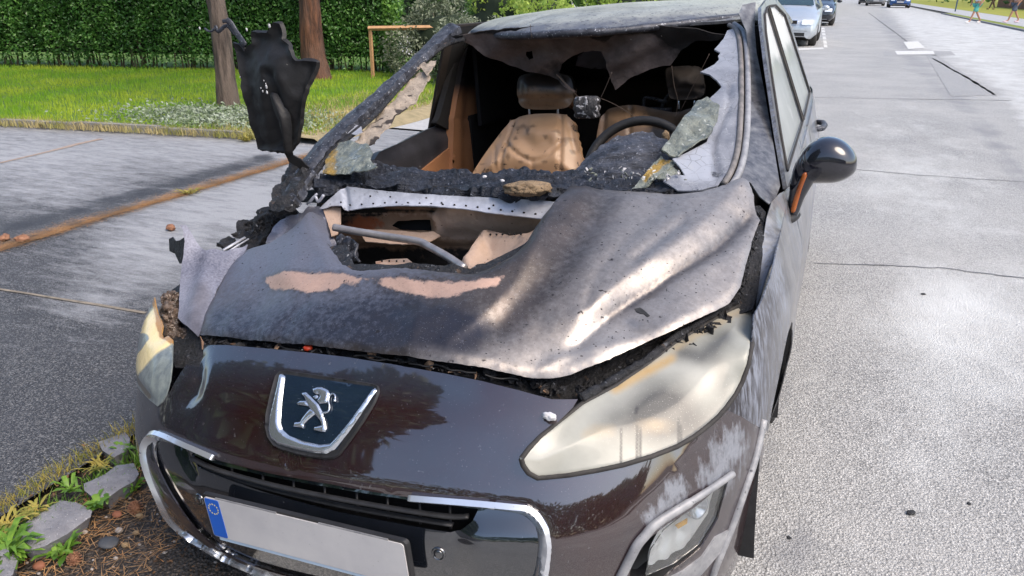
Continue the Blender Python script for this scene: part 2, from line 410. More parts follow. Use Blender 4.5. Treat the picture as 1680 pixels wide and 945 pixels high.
# ------------------------------------------------------------------ car materials
SOOT = (.012, .012, .014); ASH = (.52, .52, .53)
m_paint = M('aubergine_paint', (.022, .008, .0085), (.028, .0105, .011), 6, .3, .2, 1.0, bump=[(5, .03, .01)], spec=.3,
            layers=[('r', [(.30, .32, .36), (.16, .17, .20)], 55, 1.7, .75, .2, (1, 1, .4)), ('g', (.022, .025, .036), 9, 1.2, .45, .4)], speck=[(240, .70, (.10, .095, .10)), (75, .705, (.075, .07, .075))], cior=2.2)
m_side = M('ash_stained_paint', (.016, .014, .018), (.030, .027, .033), 14, .28, .15, .5, stretch=(1, 1, .35),
           layers=[('r', [(.34, .34, .335), (.15, .152, .16)], 30, 1.7, .4, .40, (1, 1, .16)), ('g', (.22, .24, .29), 110, 2.0, .55, .2, (1, 1, .14))], speck=[(130, .72, (.01, .01, .01))], bump=[(180, .12, .002)])
m_hood = M('burnt_bonnet_metal', (.066, .057, .053), (.118, .098, .090), 7, .36, .62, 0, bump=[(9, .10, .012), (300, .2, .0016)],
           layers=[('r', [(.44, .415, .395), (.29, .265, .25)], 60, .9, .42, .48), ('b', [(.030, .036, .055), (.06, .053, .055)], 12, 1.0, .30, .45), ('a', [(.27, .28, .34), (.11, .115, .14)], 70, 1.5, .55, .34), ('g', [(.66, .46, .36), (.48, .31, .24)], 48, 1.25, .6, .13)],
           speck=[(260, .69, (.03, .03, .033)), (420, .68, (.34, .34, .35)), (55, .69, (.035, .03, .03))])
m_flap = M('blue_grey_burnt_sheet', (.10, .105, .145), (.155, .16, .20), 9, .6, .35, 0, bump=[(25, .2, .01), (220, .3, .002)], layers=[('r', (.33, .335, .40), 150, 1.5, .7, .4), ('b', (.09, .085, .10), 20, .6, .6, .45)])
m_char = M('black_char', (.007, .0075, .009), (.022, .022, .026), 45, .6, 0, 0, bump=[(30, .9, .03), (130, .8, .008)], speck=[(28, .66, (.075, .05, .035)), (90, .66, (.11, .115, .13)), (60, .71, (.30, .30, .30))])
m_dash = M('charred_dashboard', (.011, .013, .019), (.034, .040, .058), 35, .5, 0, 0, bump=[(22, .9, .03), (90, 1., .01)], speck=[(120, .655, (.17, .19, .24)), (40, .70, (.20, .22, .27))], stretch=(.6, 1.5, 1.8))
m_binn = M('ash_grey_binnacle', (.022, .025, .034), (.085, .095, .125), 26, .5, bump=[(22, .9, .02), (90, 1., .008)], speck=[(120, .63, (.20, .215, .26))], stretch=(.5, 1.2, 2.0))
m_black = M('dead_black_lining', (.006, .006, .007), (.011, .010, .010), 8, .9)
m_inner = M('sooty_cabin_trim', (.018, .014, .012), (.035, .026, .02), 6, .8)
m_plastic = M('gloss_black_plastic', (.006, .008, .012), (.010, .012, .017), 10, .16, 0, 1., cior=2.1, speck=[(160, .73, (.10, .11, .12))])
m_matplastic = M('matt_black_plastic', (.012, .012, .013), (.022, .022, .024), 30, .55, bump=[(200, .15, .002)])
m_wire = M('burnt_wire', (.05, .035, .028), (.09, .065, .05), 60, .8)
m_panel = M('charcoal_plastic_sheet', (.009, .0085, .009), (.014, .013, .013), 5, .6, bump=[(9, .25, .02), (160, .1, .002)], speck=[(60, .75, (.3, .29, .28))])
m_chrome = M('satin_chrome', (.74, .77, .82), (.62, .65, .70), 8, .22, .72, bump=[(60, .05, .002)], speck=[(150, .71, (.35, .35, .36))])
m_brightchrome = M('bright_chrome', (.66, .70, .76), (.54, .58, .64), 8, .2, .85, bump=[(60, .04, .002)], speck=[(150, .70, (.25, .25, .26))])
m_greytrim = M('ash_grey_trim', (.36, .36, .37), (.22, .225, .24), 30, .5, .2, bump=[(120, .2, .002)], speck=[(90, .68, (.1, .1, .11))])
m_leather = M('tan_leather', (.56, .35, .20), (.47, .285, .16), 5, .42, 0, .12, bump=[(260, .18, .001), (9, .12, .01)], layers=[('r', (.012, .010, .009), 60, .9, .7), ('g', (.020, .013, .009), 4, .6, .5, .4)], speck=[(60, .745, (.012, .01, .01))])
m_trimtan = M('tan_door_trim', (.40, .19, .09), (.30, .14, .068), 4, .45, bump=[(140, .15, .002)], layers=[('r', (.012, .010, .010), 6, .5, .6, .45)])
m_foil = M('pale_cowl_metal', (.52, .54, .60), (.36, .375, .43), 22, .45, .25, bump=[(35, .3, .008)], speck=[(80, .69, (.12, .11, .12))])
m_rusty = M('fire_baked_bulkhead', (.20, .115, .07), (.33, .215, .14), 9, .65, .1, bump=[(40, .4, .01)], layers=[('r', (.012, .010, .009), 14, 1.1, .8), ('g', [(.42, .29, .21), (.52, .39, .31)], 30, .9, .55), ('b', (.30, .085, .03), 20, 1.1, .7)], speck=[(110, .70, (.03, .025, .02))])
m_bar = M('scorched_steel_tube', (.46, .43, .42), (.27, .255, .26), 18, .38, .6, bump=[(90, .2, .002)])
m_glass_ash = M('ash_white_laminated_glass', (.22, .235, .28), (.36, .375, .42), 14, .4, 0, .1, bump=[(50, .2, .004)], layers=[('r', (.50, .53, .60), 14, .7, .4, .4), ('g', (.05, .055, .07), 40, 1.1, .5)], speck=[(95, .70, (.60, .62, .66)), (140, .70, (.08, .08, .09))], trans=.35, cracks=[(28, .035, (.09, .095, .11)), (75, .05, (.55, .57, .60))])
m_crumple = M('crumpled_green_glass_sheet', (.10, .115, .10), (.24, .26, .22), 22, .33, 0, .4, bump=[(26, .9, .03), (110, .5, .006)], layers=[('r', (.30, .19, .03), 30, 1., .5)], speck=[(60, .64, (.45, .47, .44))])
m_cloth = M('burnt_headlining', (.085, .066, .060), (.17, .135, .125), 9, .9, bump=[(14, .5, .02), (120, .5, .004)], layers=[('r', (.014, .012, .012), 8, 1.1, .9)], speck=[(60, .74, (.32, .29, .27))])
m_sideglass = M('ash_coated_side_glass', (.33, .35, .345), (.24, .26, .26), 3, .4, 0, .25, stretch=(1, 1, .5), bump=[(60, .1, .003)], layers=[('r', (.62, .63, .62), 6, .8, .4)], speck=[(80, .72, (.2, .21, .2))])
m_roof = M('ash_dusted_roof', (.36, .37, .33), (.22, .225, .205), 12, .5, .1, .1, bump=[(70, .3, .004)], layers=[('r', (.10, .11, .135), 22, 1.2, .6, .3), ('g', (.50, .52, .43), 8, .8, .5, .4)], speck=[(70, .63, (.05, .05, .055)), (35, .68, (.14, .14, .14)), (180, .66, (.03, .03, .03))])
m_pillar = M('charred_pillar_metal', (.025, .027, .036), (.085, .09, .108), 28, .5, .3, bump=[(40, .5, .008)], speck=[(120, .64, (.34, .36, .4))], layers=[('r', (.36, .36, .36), 18, 1., .6)])
m_seal = M('grey_door_seal', (.11, .105, .10), (.22, .2, .19), 30, .55, bump=[(60, .3, .004)])
m_tan_rag = M('peeling_beige_trim', (.42, .345, .27), (.30, .25, .20), 20, .8, bump=[(40, .7, .012)], layers=[('r', (.04, .03, .025), 20, 1., .8)], speck=[(60, .68, (.08, .06, .05))])
m_rubber = M('black_rubber', (.022, .020, .019), (.045, .041, .038), 30, .75, bump=[(120, .3, .003)])
m_rim = M('dusty_alloy', (.28, .28, .29), (.18, .18, .19), 12, .4, .7)
m_lens = M('heat_fogged_lens', (.26, .262, .228), (.35, .348, .305), 7, .42, 0, .22, bump=[(10, .12, .01), (240, .05, .001)],
           layers=[('r', (.42, .415, .37), 6, .5, .3, .45), ('b', (.085, .083, .076), 9, .55, .35, .45), ('g', [(.36, .225, .08), (.44, .345, .20)], 12, .6, .3, .4), ('a', (.035, .035, .035), 14, .5, .5, .35)], speck=[(420, .66, (.34, .34, .31))])
m_lensl = M('half_melted_lens', (.22, .25, .24), (.13, .155, .165), 60, .28, 0, .6, stretch=(1, 1, .25), bump=[(70, .35, .006)],
            layers=[('r', [(.80, .68, .38), (.82, .62, .27)], 9, .35, .25), ('g', (.13, .11, .08), 14, .7, .4), ('b', (.42, .22, .06), 16, .8, .4)])
m_orange = M('orange_indicator', (.46, .12, .015), (.34, .075, .01), 20, .25, 0, .6)
m_mirror = M('gloss_navy_mirror_shell', (.012, .014, .022), (.02, .02, .028), 10, .14, .1, 1., speck=[(170, .73, (.12, .12, .13))])
m_white = M('white_plate', (.56, .55, .55), (.46, .455, .47), 7, .4, speck=[(150, .72, (.3, .3, .3))])
m_euband = M('blue_plate_band', (.02, .13, .60), None, 4, .4)
m_star = M('yellow_star', (.8, .7, .25), None, 4, .5)
m_reflector = M('lamp_reflector', (.82, .83, .84), (.7, .71, .72), 6, .35, .2)
m_amberlit = M('amber_bulb_cover', (.85, .45, .03), None, 4, .3)
m_clear = M('clear_cover', (.9, .92, .92), None, 4, .05, trans=.95)
m_badge = M('navy_badge_gloss', (.008, .016, .030), (.012, .022, .04), 8, .12, 0, 1., speck=[(220, .72, (.12, .14, .17))])
m_brown = M('burnt_foam', (.19, .13, .075), (.28, .20, .12), 25, .9, bump=[(40, .8, .02)], speck=[(70, .64, (.05, .035, .02))])
m_flake = M('ash_flake', (.62, .62, .63), (.42, .42, .44), 60, .8, bump=[(80, .5, .004)])
m_cutblack = M('black_cinder', (.012, .012, .013), (.03, .03, .032), 60, .7, bump=[(80, .6, .005)])

CAR = empty('burnt_car', (0, 0, 0), 0, 'burnt-out dark hatchback with collapsed bonnet and shattered windscreen, nearest the viewer', 'car')
CAR.matrix_world = Matrix(np.vstack([np.c_[RL, c2w([0, 0, 0])], [0, 0, 0, 1]]).tolist())

# --- bumper cover, fenders, doors (on the body form)
def arch(yc, zc, R, a0, a1, n=14): return [(yc+R*math.cos(math.radians(a0+(a1-a0)*i/n)), zc+R*math.sin(math.radians(a0+(a1-a0)*i/n))) for i in range(n+1)]
seam = RING.px2ab([(1244, 700), (1218, 684), (1193, 672)])
lamp_low = RING.px2ab([(1159, 693), (1111, 723), (1023, 752), (935, 768), (888, 772), (866, 750), (893, 712), (918, 690), (940, 668)])
top_px = [(948, 655), (905, 655), (850, 640), (790, 625), (730, 613), (640, 597), (570, 586), (500, 578), (430, 571), (372, 566), (334, 566)]
top_ab = RING.px2ab(top_px)
mir = lambda ab: (np.asarray(ab)*np.array([-1, 1]))[::-1]
arch_b = RING.yz2ab([p for p in arch(.885, .30, .334, 152, 205, 8)][:7])           # bumper's wheel-arch edge, top to bottom
fit = seam[0]
right_edge = [RING.yz2ab([(.60, .14)])[0]]+list(arch_b[::-1])
left_low = mir(lamp_low[:-1])
groove = RING.px2ab([(334, 566), (326, 574), (322, 600), (306, 598), (288, 606), (286, 640)])
bump_out = list(right_edge)+list(seam)+list(lamp_low)+list(top_ab)+list(groove[2:4])+list(left_low[2:])+list(mir(seam))+list(mir(right_edge))
# grille mouth, traced on the near side and mirrored where the far side turns away
mouth_px = [(255, 714), (300, 733), (360, 757), (440, 777), (540, 795), (640, 812), (740, 826), (835, 838), (862, 842), (882, 862), (888, 892), (885, 925), (878, 950), (868, 985), (820, 1010), (640, 985), (500, 958), (420, 935), (355, 905), (318, 872), (286, 828), (262, 785), (245, 742), (246, 722)]
mouth = RING.px2ab(mouth_px)
fog_px = [(1197, 781), (1178, 851), (1150, 899), (1108, 932), (1068, 965), (1030, 965), (1036, 925), (1062, 886), (1095, 860), (1140, 832)]
fog = RING.px2ab(fog_px)
def bump_wear(Q, P):
    u, v = px(P).T
    r = sm(50, 0, dline(u, v, [(1200, 730), (1180, 765), (1168, 790)]))*.62+sm(34, 0, dline(u, v, [(1112, 795), (1098, 825), (1075, 850)]))*.85+.22*sm(1090, 1220, u)*(v < 830)+.22*sm(40, 0, dline(u, v, [(540, 790), (600, 800)]))
    g = .45*sm(420, 300, u)+.55*sm(50, 5, dline(u, v, [(340, 585), (600, 610), (760, 640)]))+.2
    return wmask(len(u), r=np.where(P[:, 0] < -.4, .12, r*.92), g=g)
def bump_disp(Q, P):
    u, v = px(P).T; vis = np.ones(len(u))
    d = dline(u, v, [(328, 585), (325, 620), (318, 645), (305, 655)]); g = -.012*np.exp(-(d/9)**2)*(P[:, 0] < -.3)
    g = g-.005*np.exp(-(dline(u, v, [(478, 752), (480, 800)])/3.)**2)
    w = dline(u, v, [(1113, 776), (1112, 748), (1122, 738), (1141, 730)]); g = g+.004*np.exp(-(w/4.)**2)*(P[:, 0] > .5)
    lip = dline(Q[:, 0], Q[:, 1], mouth, True); g = g-.006*np.exp(-(lip/.012)**2)
    return g
bumper = ring_ab('bumper', bump_out, m_paint, CAR, .017, .004, [mouth, fog, mir(fog)], bump_disp, bump_wear)

def fend_wear(Q, P):
    u, v = px(P).T; k = P[:, 0] > 0
    r = np.where(P[:, 1] > 1.05, .46, .04+.42*sm(.7, 1.1, P[:, 1]))+.35*sm(30, 0, dline(u, v, [(1250, 340), (1247, 470)])); g = .25+.5*sm(.3, 1.0, vnoise(P*np.array([6, 6, 1.5])))
    return wmask(len(u), r=r, g=g)
lamp_edge = RING.px2ab([(1237, 517), (1234, 560), (1218, 622), (1196, 668)])
a7 = lambda y: (RING.yz2ab([(y, 2.)])[0][0], 7*RING.bs)
fend_out = [a7(1.285), a7(1.1), a7(.95), a7(.82)]+list(lamp_edge)+list(seam[::-1])+list(RING.yz2ab(arch(.885, .30, .334, 145, -22, 18)))+list(RING.yz2ab([(1.285, .18)]))
crease = lambda Q, P: .010*np.exp(-((P[:, 2]-.70-.05*np.maximum(P[:, 1]-.9, 0))/.045)**2)*sm(.6, 1.1, P[:, 1])-.006*np.exp(-((P[:, 2]-.50)/.08)**2)*sm(1.25, 1.4, P[:, 1])
for sgn in (1, -1):
    k = (lambda q: np.asarray(q)) if sgn > 0 else mir
    msd = m_side if sgn > 0 else m_panel
    fo = np.array([tuple(q) for q in fend_out]); fo[:, 1] = fo[:, 1] if sgn > 0 else np.minimum(fo[:, 1], 4.4*RING.bs)
    ring_ab('fender', k(fo), msd, CAR, .03, .003, (), crease, fend_wear)
    if sgn > 0:                                                    # inner flange of the fender, up to the bonnet gap
        fl = [(.74, 1240, 503), (.80, 1244, 465), (.86, 1248, 425), (.92, 1252, 392), (1.0, 1258, 356), (1.08, 1266, 330), (1.18, 1279, 316), (1.285, 1290, 312)]
        V = []; n5 = 6
        for y, u, v in fl:
            A = RING(*np.array([a7(y)]).T)[0]; B = at(u, v, y=y); B[0] = min(B[0], A[0]-.004)
            for t in np.linspace(0, 1, n5): V.append(A*(1-t)+B*t+np.array([0, 0, .010*math.sin(math.pi*t)-.002]))
        V = np.array(V); T = np.array([q for i in range(len(fl)-1) for j in range(n5-1) for q in ((i*n5+j, i*n5+j+1, (i+1)*n5+j+1), (i*n5+j, (i+1)*n5+j+1, (i+1)*n5+j))])
        shell('fender_flange', V, T, msd, CAR, .004, lambda P: np.tile([.2, 0, 1.], (len(P), 1)), None, fend_wear(None, V)+np.array([.25, 0, 0, 0], np.float32))
    B7 = 7*RING.bs
    yz = lambda p: RING.yz2ab(p, 1)
    for nm, y0, y1 in (('front_door', 1.292, 2.285), ('rear_door', 2.293, 3.12)):
        out = [a7(y1), a7((y0+y1)/2), a7(y0)]+list(yz([(y0, .55), (y0, .24), (y1, .24), (y1, .55)]))
        d = ring_ab(nm, k(out), msd, CAR, .05, .02, (), crease, fend_wear)
        hy = y1-.16; hx = RING(*RING.yz2ab([(hy, .86)]).T)[0]
        h = MB(); h.tube([(sgn*(hx[0]-.004), hy-.10, .855), (sgn*(hx[0]+.028), hy-.07, .857), (sgn*(hx[0]+.036), hy, .860), (sgn*(hx[0]+.028), hy+.07, .862), (sgn*(hx[0]-.004), hy+.10, .862)], [.012, .014, .015, .014, .012], 8)
        h.build('handle', m_pillar, d)
    out = [RING.yz2ab([(4.2, 2.)])[0]*0+np.array([RING.a[-1], B7]), a7(3.7), a7(3.13)]+list(yz([(3.13, .6)]))+list(yz(arch(3.49, .31, .372, 150, 0, 14)))+list(yz([(3.9, .2)]))+[np.array([RING.a[-1], .06])]
    ring_ab('rear_quarter', k(out), msd, CAR, .06, .003, (), None, fend_wear)
    s = MB(); s.box((min(sgn*.80, sgn*.875), 1.26, .13), (max(sgn*.80, sgn*.875), 3.15, .245), .02); s.build('sill', m_matplastic, CAR)

# --- wheels
def wheel(x, y, z, sgn, turn=0):
    R = Matrix.Translation((x, y, z)) @ Matrix.Rotation(math.radians(turn), 4, 'Z') @ Matrix.Rotation(math.radians(90)*sgn, 4, 'Y')
    w = bpy.data.objects.new('wheel', None); COL.objects.link(w); w.parent = CAR; w.empty_display_size = .1
    t = MB(); t.lathe([(.205, -.085), (.212, -.097), (.235, -.108), (.262, -.112), (.285, -.106), (.303, -.09), (.313, -.066), (.317, -.048), (.309, -.044), (.309, -.036), (.318, -.032), (.3195, -.006), (.311, -.004), (.311, .004), (.3195, .006), (.318, .032), (.309, .036), (.309, .044), (.317, .048), (.313, .066), (.303, .09), (.285, .106), (.262, .112), (.255, .114), (.25, .111), (.235, .108), (.212, .097), (.205, .085)], 48, R); t.build('tyre', m_rubber, w)
    r = MB(); r.lathe([(.207, -.09), (.212, .085), (.204, .098), (.198, .08), (.19, .02)], 48, R)
    for k in range(5):
        a = 2*math.pi*k/5
        for da in (-.12, .12):
            p = lambda rr, h, dd: tuple(R @ Vector((rr*math.cos(a+dd), rr*math.sin(a+dd), h)))
            r.tube([p(.04, .065, da), p(.12, .075, da*.9), p(.2, .082, da*.8)], [.022, .016, .016], 6)
    r.lathe([(.0, .075), (.05, .072), (.062, .05), (.062, 0)], 24, R); r.lathe([(.19, -.02), (.0, -.02)], 32, R); r.build('rim', m_rim, w)
wheel(.705, .90, .315, 1, -6); wheel(-.722, .90, .42, -1, -3); wheel(.775, 3.49, .315, 1); wheel(-.775, 3.49, .42, -1)
for sgn in (1, -1):
    for yc in (.88, 3.49):
        liner = MB(); p = [(sgn*x, y, z) for x in (.885, .60) for y, z in arch(yc, .31, .374, 200, -20, 16)]; n = 17
        liner.add([tuple(q) for q in p], [(i, i+1, n+i+1, n+i) for i in range(16)]); liner.add([(sgn*.60, y, z) for y, z in arch(yc, .31, .374, 200, -20, 16)], [tuple(range(17))]); liner.build('wheel_arch_liner', m_matplastic, CAR)

def rnorm(ab):
    ab = np.asarray(ab, float); e = 1e-3; a, b = ab[:, 0], ab[:, 1]
    n = np.cross(RING(a+e, b)-RING(a-e, b), RING(a, b+e)-RING(a, b-e)); n /= np.linalg.norm(n, axis=1, keepdims=True)
    P = RING(a, b); s = np.sign((n*RING.out(P)).sum(1, keepdims=True)); return P, n*s
def rp(ab, off=0.):
    P, n = rnorm(ab); return P+n*(np.asarray(off).reshape(-1, 1) if hasattr(off, '__len__') else off)
def rpx(pts, off=0.): return rp(RING.px2ab(pts), off)

# --- grille: chrome surround, gloss panel, slats
ch_out = [(352, 754), (300, 731), (262, 714), (247, 715), (238, 727), (236, 745), (242, 772), (253, 800), (282, 865), (303, 907), (328, 932), (362, 950), (420, 974), (500, 1000), (640, 1027), (790, 1040), (850, 1020), (880, 980), (890, 945), (897, 905), (896, 885), (889, 862), (870, 840), (837, 835), (760, 828), (672, 821)]
ch_in = [(672, 826), (760, 833), (835, 842), (862, 850), (876, 866), (881, 890), (878, 920), (870, 950), (850, 975), (800, 990), (640, 975), (500, 955), (437, 941), (395, 929), (345, 914), (318, 896), (299, 869), (289, 840), (268, 818), (250, 775), (244, 748), (246, 732), (256, 723), (300, 738), (345, 757)]
co, ci = RING.px2ab(crom(ch_out, 3)), RING.px2ab(crom(ch_in, 3))
g_root = ring_ab('grille_surround', list(co)+list(ci), m_chrome, CAR, .0065, .012, (), lambda Q, P: (lambda a, b: .012-(.026+.022*sm(.47, .40, P[:, 2]))*sm(-.15, 1.15, a/(a+b+1e-6)))(dline(Q[:, 0], Q[:, 1], co), dline(Q[:, 0], Q[:, 1], ci)))
slot_px = [(303, 744), (345, 762), (440, 784), (540, 802), (640, 818), (740, 832), (781, 838), (772, 858), (752, 874), (735, 878), (640, 862), (540, 842), (440, 815), (350, 783), (316, 768)]
slot = RING.px2ab(slot_px)
low_px = [(305, 836), (345, 852), (420, 900), (520, 925), (660, 950), (640, 972), (500, 952), (437, 938), (395, 926), (345, 911), (322, 890)]
pan = RING.px2ab(crom([(672, 820), (760, 827), (836, 839), (864, 848), (878, 866), (883, 890), (880, 922), (872, 952), (852, 977), (800, 992), (640, 977), (500, 957), (437, 943), (395, 931), (343, 916), (316, 898), (297, 871), (287, 842), (266, 820), (248, 776), (242, 748), (245, 730), (257, 720), (300, 735), (345, 754), (440, 777), (540, 795), (610, 808)], 2))
GR = ring_ab('grille_panel', pan, m_plastic, CAR, .014, .004, [slot], lambda Q, P: (lambda uv: .017*sm(842, 886, uv[:, 1])*sm(735, 790, uv[:, 0])-.004*(uv[:, 0] > 735))(px(P))-.012*np.exp(-(dline(Q[:, 0], Q[:, 1], RING.px2ab([(289, 736), (297, 760), (307, 782)]))/.012)**2), None, -.016)
bk = MB(); P = rp(pan, -.085); c = P.mean(0); n = len(P); bk.add(list(P)+[tuple(c)], [(i, (i+1) % n, n) for i in range(n)]); bk.build('grille_cavity', m_black, GR, False)
for off, pts in ((-.012, [(308, 753), (350, 772), (440, 797), (540, 818), (640, 836), (730, 849), (766, 849)]), (-.03, [(318, 768), (370, 789), (440, 809), (540, 833), (640, 852), (735, 867)])):
    s = MB(); s.tube(crom(rpx(pts, off), 4), .0075, 8, ((0, 0, 1), .55)); s.build('slat', m_matplastic, GR)
for x in (360, 412, 464, 516, 570, 622, 676, 728):
    y0 = np.interp(x, [303, 440, 540, 640, 740, 781], [744, 784, 802, 818, 832, 838]); y1 = np.interp(x, [316, 440, 540, 640, 735], [768, 815, 842, 862, 878])
    s = MB(); s.tube(rpx([(x, y0-2), (x+1, (y0+y1)/2), (x+2, y1)], -.035), .003, 6); s.build('rib', m_matplastic, GR)
for q in ((318, 825), (715, 916)):
    P, nn = rnorm(RING.px2ab([q])); R = Vector(nn[0]).to_track_quat('Z', 'Y').to_matrix().to_4x4(); R.translation = Vector(P[0]-nn[0]*.016)
    s = MB(); s.lathe([(.0, .005), (.0085, .005), (.0105, .003), (.0105, .0015), (.0125, .0015), (.0125, .004), (.0145, .003), (.0155, 0)], 24, R); s.build('parking_sensor', m_plastic, GR)

# --- number plate: blank where the photograph blurs it out
pTL, pTR = np.array([-.262, -.022, .476]), np.array([.262, -.022, .476]); pt = .20
ez = np.array([0, -pt*.2, 1.]); ez /= np.linalg.norm(ez); ex = np.array([1., 0, 0]); en = np.array([0, -1., 0])
PL = empty('number_plate'); PL.parent = CAR
def rrect(x0, y0, x1, y1, r, n=4):
    out = []
    for cx, cy, a in ((x1-r, y1-r, 0), (x0+r, y1-r, 90), (x0+r, y0+r, 180), (x1-r, y0+r, 270)):
        out += [(cx+r*math.cos(math.radians(a+90*i/n)), cy+r*math.sin(math.radians(a+90*i/n))) for i in range(n+1)]
    return out
O = np.array([.004, -.006, .4325])
MB().prism(rrect(-.268, -.064, .268, .062, .010), O, ex, ez, en, .010, .01).build('plate_holder', m_matplastic, PL, False)
MB().prism(rrect(-.2595, -.0535, .2595, .0555, .007), O+en*.0095, ex, ez, en, .003).build('plate_face', m_white, PL, False)
eb = MB().prism(rrect(-.257, -.051, -.217, .053, .004), O+en*.0115, ex, ez, en, .002).build('euro_band', m_euband, PL, False)
st = MB()
for k in range(12):
    a = 2*math.pi*k/12; c = np.array([-.237+.0135*math.cos(a), .027+.0135*math.sin(a)])
    st.prism([(c[0]+(.0026 if i % 2 == 0 else .0011)*math.sin(math.pi*i/5), c[1]+(.0026 if i % 2 == 0 else .0011)*math.cos(math.pi*i/5)) for i in range(10)], O+en*.0132, ex, ez, en, .0006)
tag(st.build('star_ring', m_star, eb, False), kind='stuff')
MB().prism(rrect(-.245, -.0625, .245, -.0550, .001), O+en*.0095, ex, ez, en, .0022).build('holder_strip', M('pale_blue_strip', (.42, .55, .70), None, 5, .4), PL, False)
for x in (-.14, .14): MB().prism(rrect(x-.085, .0555, x+.085, .0595, .001), O+en*.0095, ex, ez, en, .0025).build('holder_clip', m_greytrim, PL, False)

# --- badge shield with the upright lion
bo = [(455, 619), (462, 611), (475, 611), (612, 632), (621, 636), (623, 644), (616, 662), (598, 691), (580, 717), (559, 745), (550, 750), (537, 751), (515, 749), (490, 744), (466, 737), (452, 730), (443, 717), (439, 700), (440, 680), (447, 648)]
BADGE = ring_px('badge', bo, m_matplastic, CAR, 4, .006, (), lambda u, v, P: -.004*sm(0, 5, dline(u, v, bo, True)), None, .009)
ring_px('badge_panel', [(468, 616), (616, 637), (610, 652), (556, 737), (530, 743), (490, 737), (455, 725), (448, 700), (452, 660)], m_badge, BADGE, 4, .003, (), None, None, .0075)
cu_o = [(466, 615), (461, 617), (455, 645), (446, 683), (444, 706), (448, 720), (460, 730), (490, 738), (520, 744), (538, 745), (552, 738), (575, 710), (596, 680), (612, 655), (621, 643), (618, 639), (613, 642), (598, 663), (575, 694), (557, 715), (545, 728), (528, 730), (500, 724), (478, 715), (468, 706), (464, 695), (466, 660), (471, 620)]
ring_px('badge_chrome', cu_o, m_brightchrome, BADGE, 3, .006, (), lambda u, v, P: .007*sm(0, 4, dline(u, v, cu_o, True)), None, .0075, curve=0)
def lp(pts): return [(400+x/5.557, 590+y/5.557) for x, y in pts]
lion = [lp([(550,320),(590,313),(640,355),(705,415),(745,490),(772,580),(778,640),(770,660),(735,660),(665,643),(672,618),(715,610),(738,604),(722,560),(672,500),(620,440),(595,390),(575,352)]),
        lp([(508,408),(535,388),(590,384),(626,428),(604,432),(520,419)]),
        lp([(628,455),(662,468),(700,492),(660,515),(610,555),(575,592),(570,632),(553,620),(480,613),(490,576),(538,572),(560,535),(596,490)]),
        lp([(650,282),(690,268),(740,268),(790,295),(803,322),(796,370),(782,405),(716,412),(690,386),(716,352),(712,326),(682,332),(656,314)]),
        lp([(654,348),(690,334),(704,352),(682,374),(660,362)])]
lm = []
for k, q in enumerate(lion):
    o = ring_px('lion', q, m_brightchrome, BADGE, 2.2, .004, (), lambda u, v, P, q=q: .0035*sm(0, 2.2, dline(u, v, q, True)), None, .0105+.0006*(k == 0)); lm.append(o)
tl = MB(); tl.tube(crom(rpx(lp([(740,493),(785,488),(803,468),(806,430),(797,385),(806,345),(832,328),(855,342),(858,375),(852,398)]), .0115), 4), [.0022]*33+[.0034]*3+[.001], 8)
lt = tl.build('lion', m_brightchrome, BADGE); lm.append(lt)
V, F = [], []
for o in lm:
    k = len(V); V += [tuple(v.co) for v in o.data.vertices]; F += [tuple(i+k for i in p.vertices) for p in o.data.polygons]; bpy.data.objects.remove(o)
mesh_obj('lion_emblem', V, F, m_brightchrome, BADGE)

# --- bonnet: a sagging burnt sheet with a hole burnt through towards the windscreen
HOOD = Relief([(345, 545, {'y': .30}), (480, 562, {'y': .245}), (620, 572, {'y': .222}), (760, 594, {'y': .235}), (905, 615, {'y': .30}), (1000, 588, {'y': .37}), (1100, 540, {'y': .47}), (1200, 492, {'y': .62}), (1235, 390, {'y': .84}),
    (1250, 350, {'y': .95}), (1225, 293, {'y': 1.06}), (1190, 300, {'y': 1.02}), (1080, 312, {'y': .96}), (935, 306, {'y': .905}), (530, 345, {'y': .93}), (480, 350, {'y': .90}), (405, 405, {'y': .70}),
    (0, .50, .892), (.3, .60, .918), (.5, .75, .945), (.64, .85, .96), (.3, .40, .845), (-.3, .45, .845), (-.45, .62, .865), (0, .32, .822), (.5, .5, .865), (.66, .65, .885), (.6, .48, .80), (-.15, .66, .92)], 2e-3)
hood_px = [(326, 546), (420, 555), (560, 569), (640, 578), (700, 587), (790, 598), (850, 612), (880, 617), (908, 617), (936, 612), (1000, 588), (1100, 541), (1186, 501), (1200, 492), (1216, 468), (1236, 392), (1249, 356), (1241, 338), (1238, 318), (1229, 297), (1218, 291), (1205, 293), (1190, 300), (1150, 310), (1100, 313), (1040, 309), (1000, 307), (935, 305), (928, 316), (905, 345), (880, 372), (862, 394), (832, 414), (800, 429), (776, 437), (740, 434), (700, 430), (660, 428), (620, 431), (590, 432), (572, 430), (556, 421), (545, 403), (536, 380), (530, 350), (522, 342), (512, 345), (498, 360), (470, 378), (440, 395), (405, 408), (388, 420), (372, 440), (352, 480), (334, 520)]
hole_line = [(935, 306), (905, 345), (880, 372), (862, 394), (832, 414), (800, 429), (776, 437), (740, 434), (660, 428), (590, 432), (556, 421), (536, 380), (525, 343)]
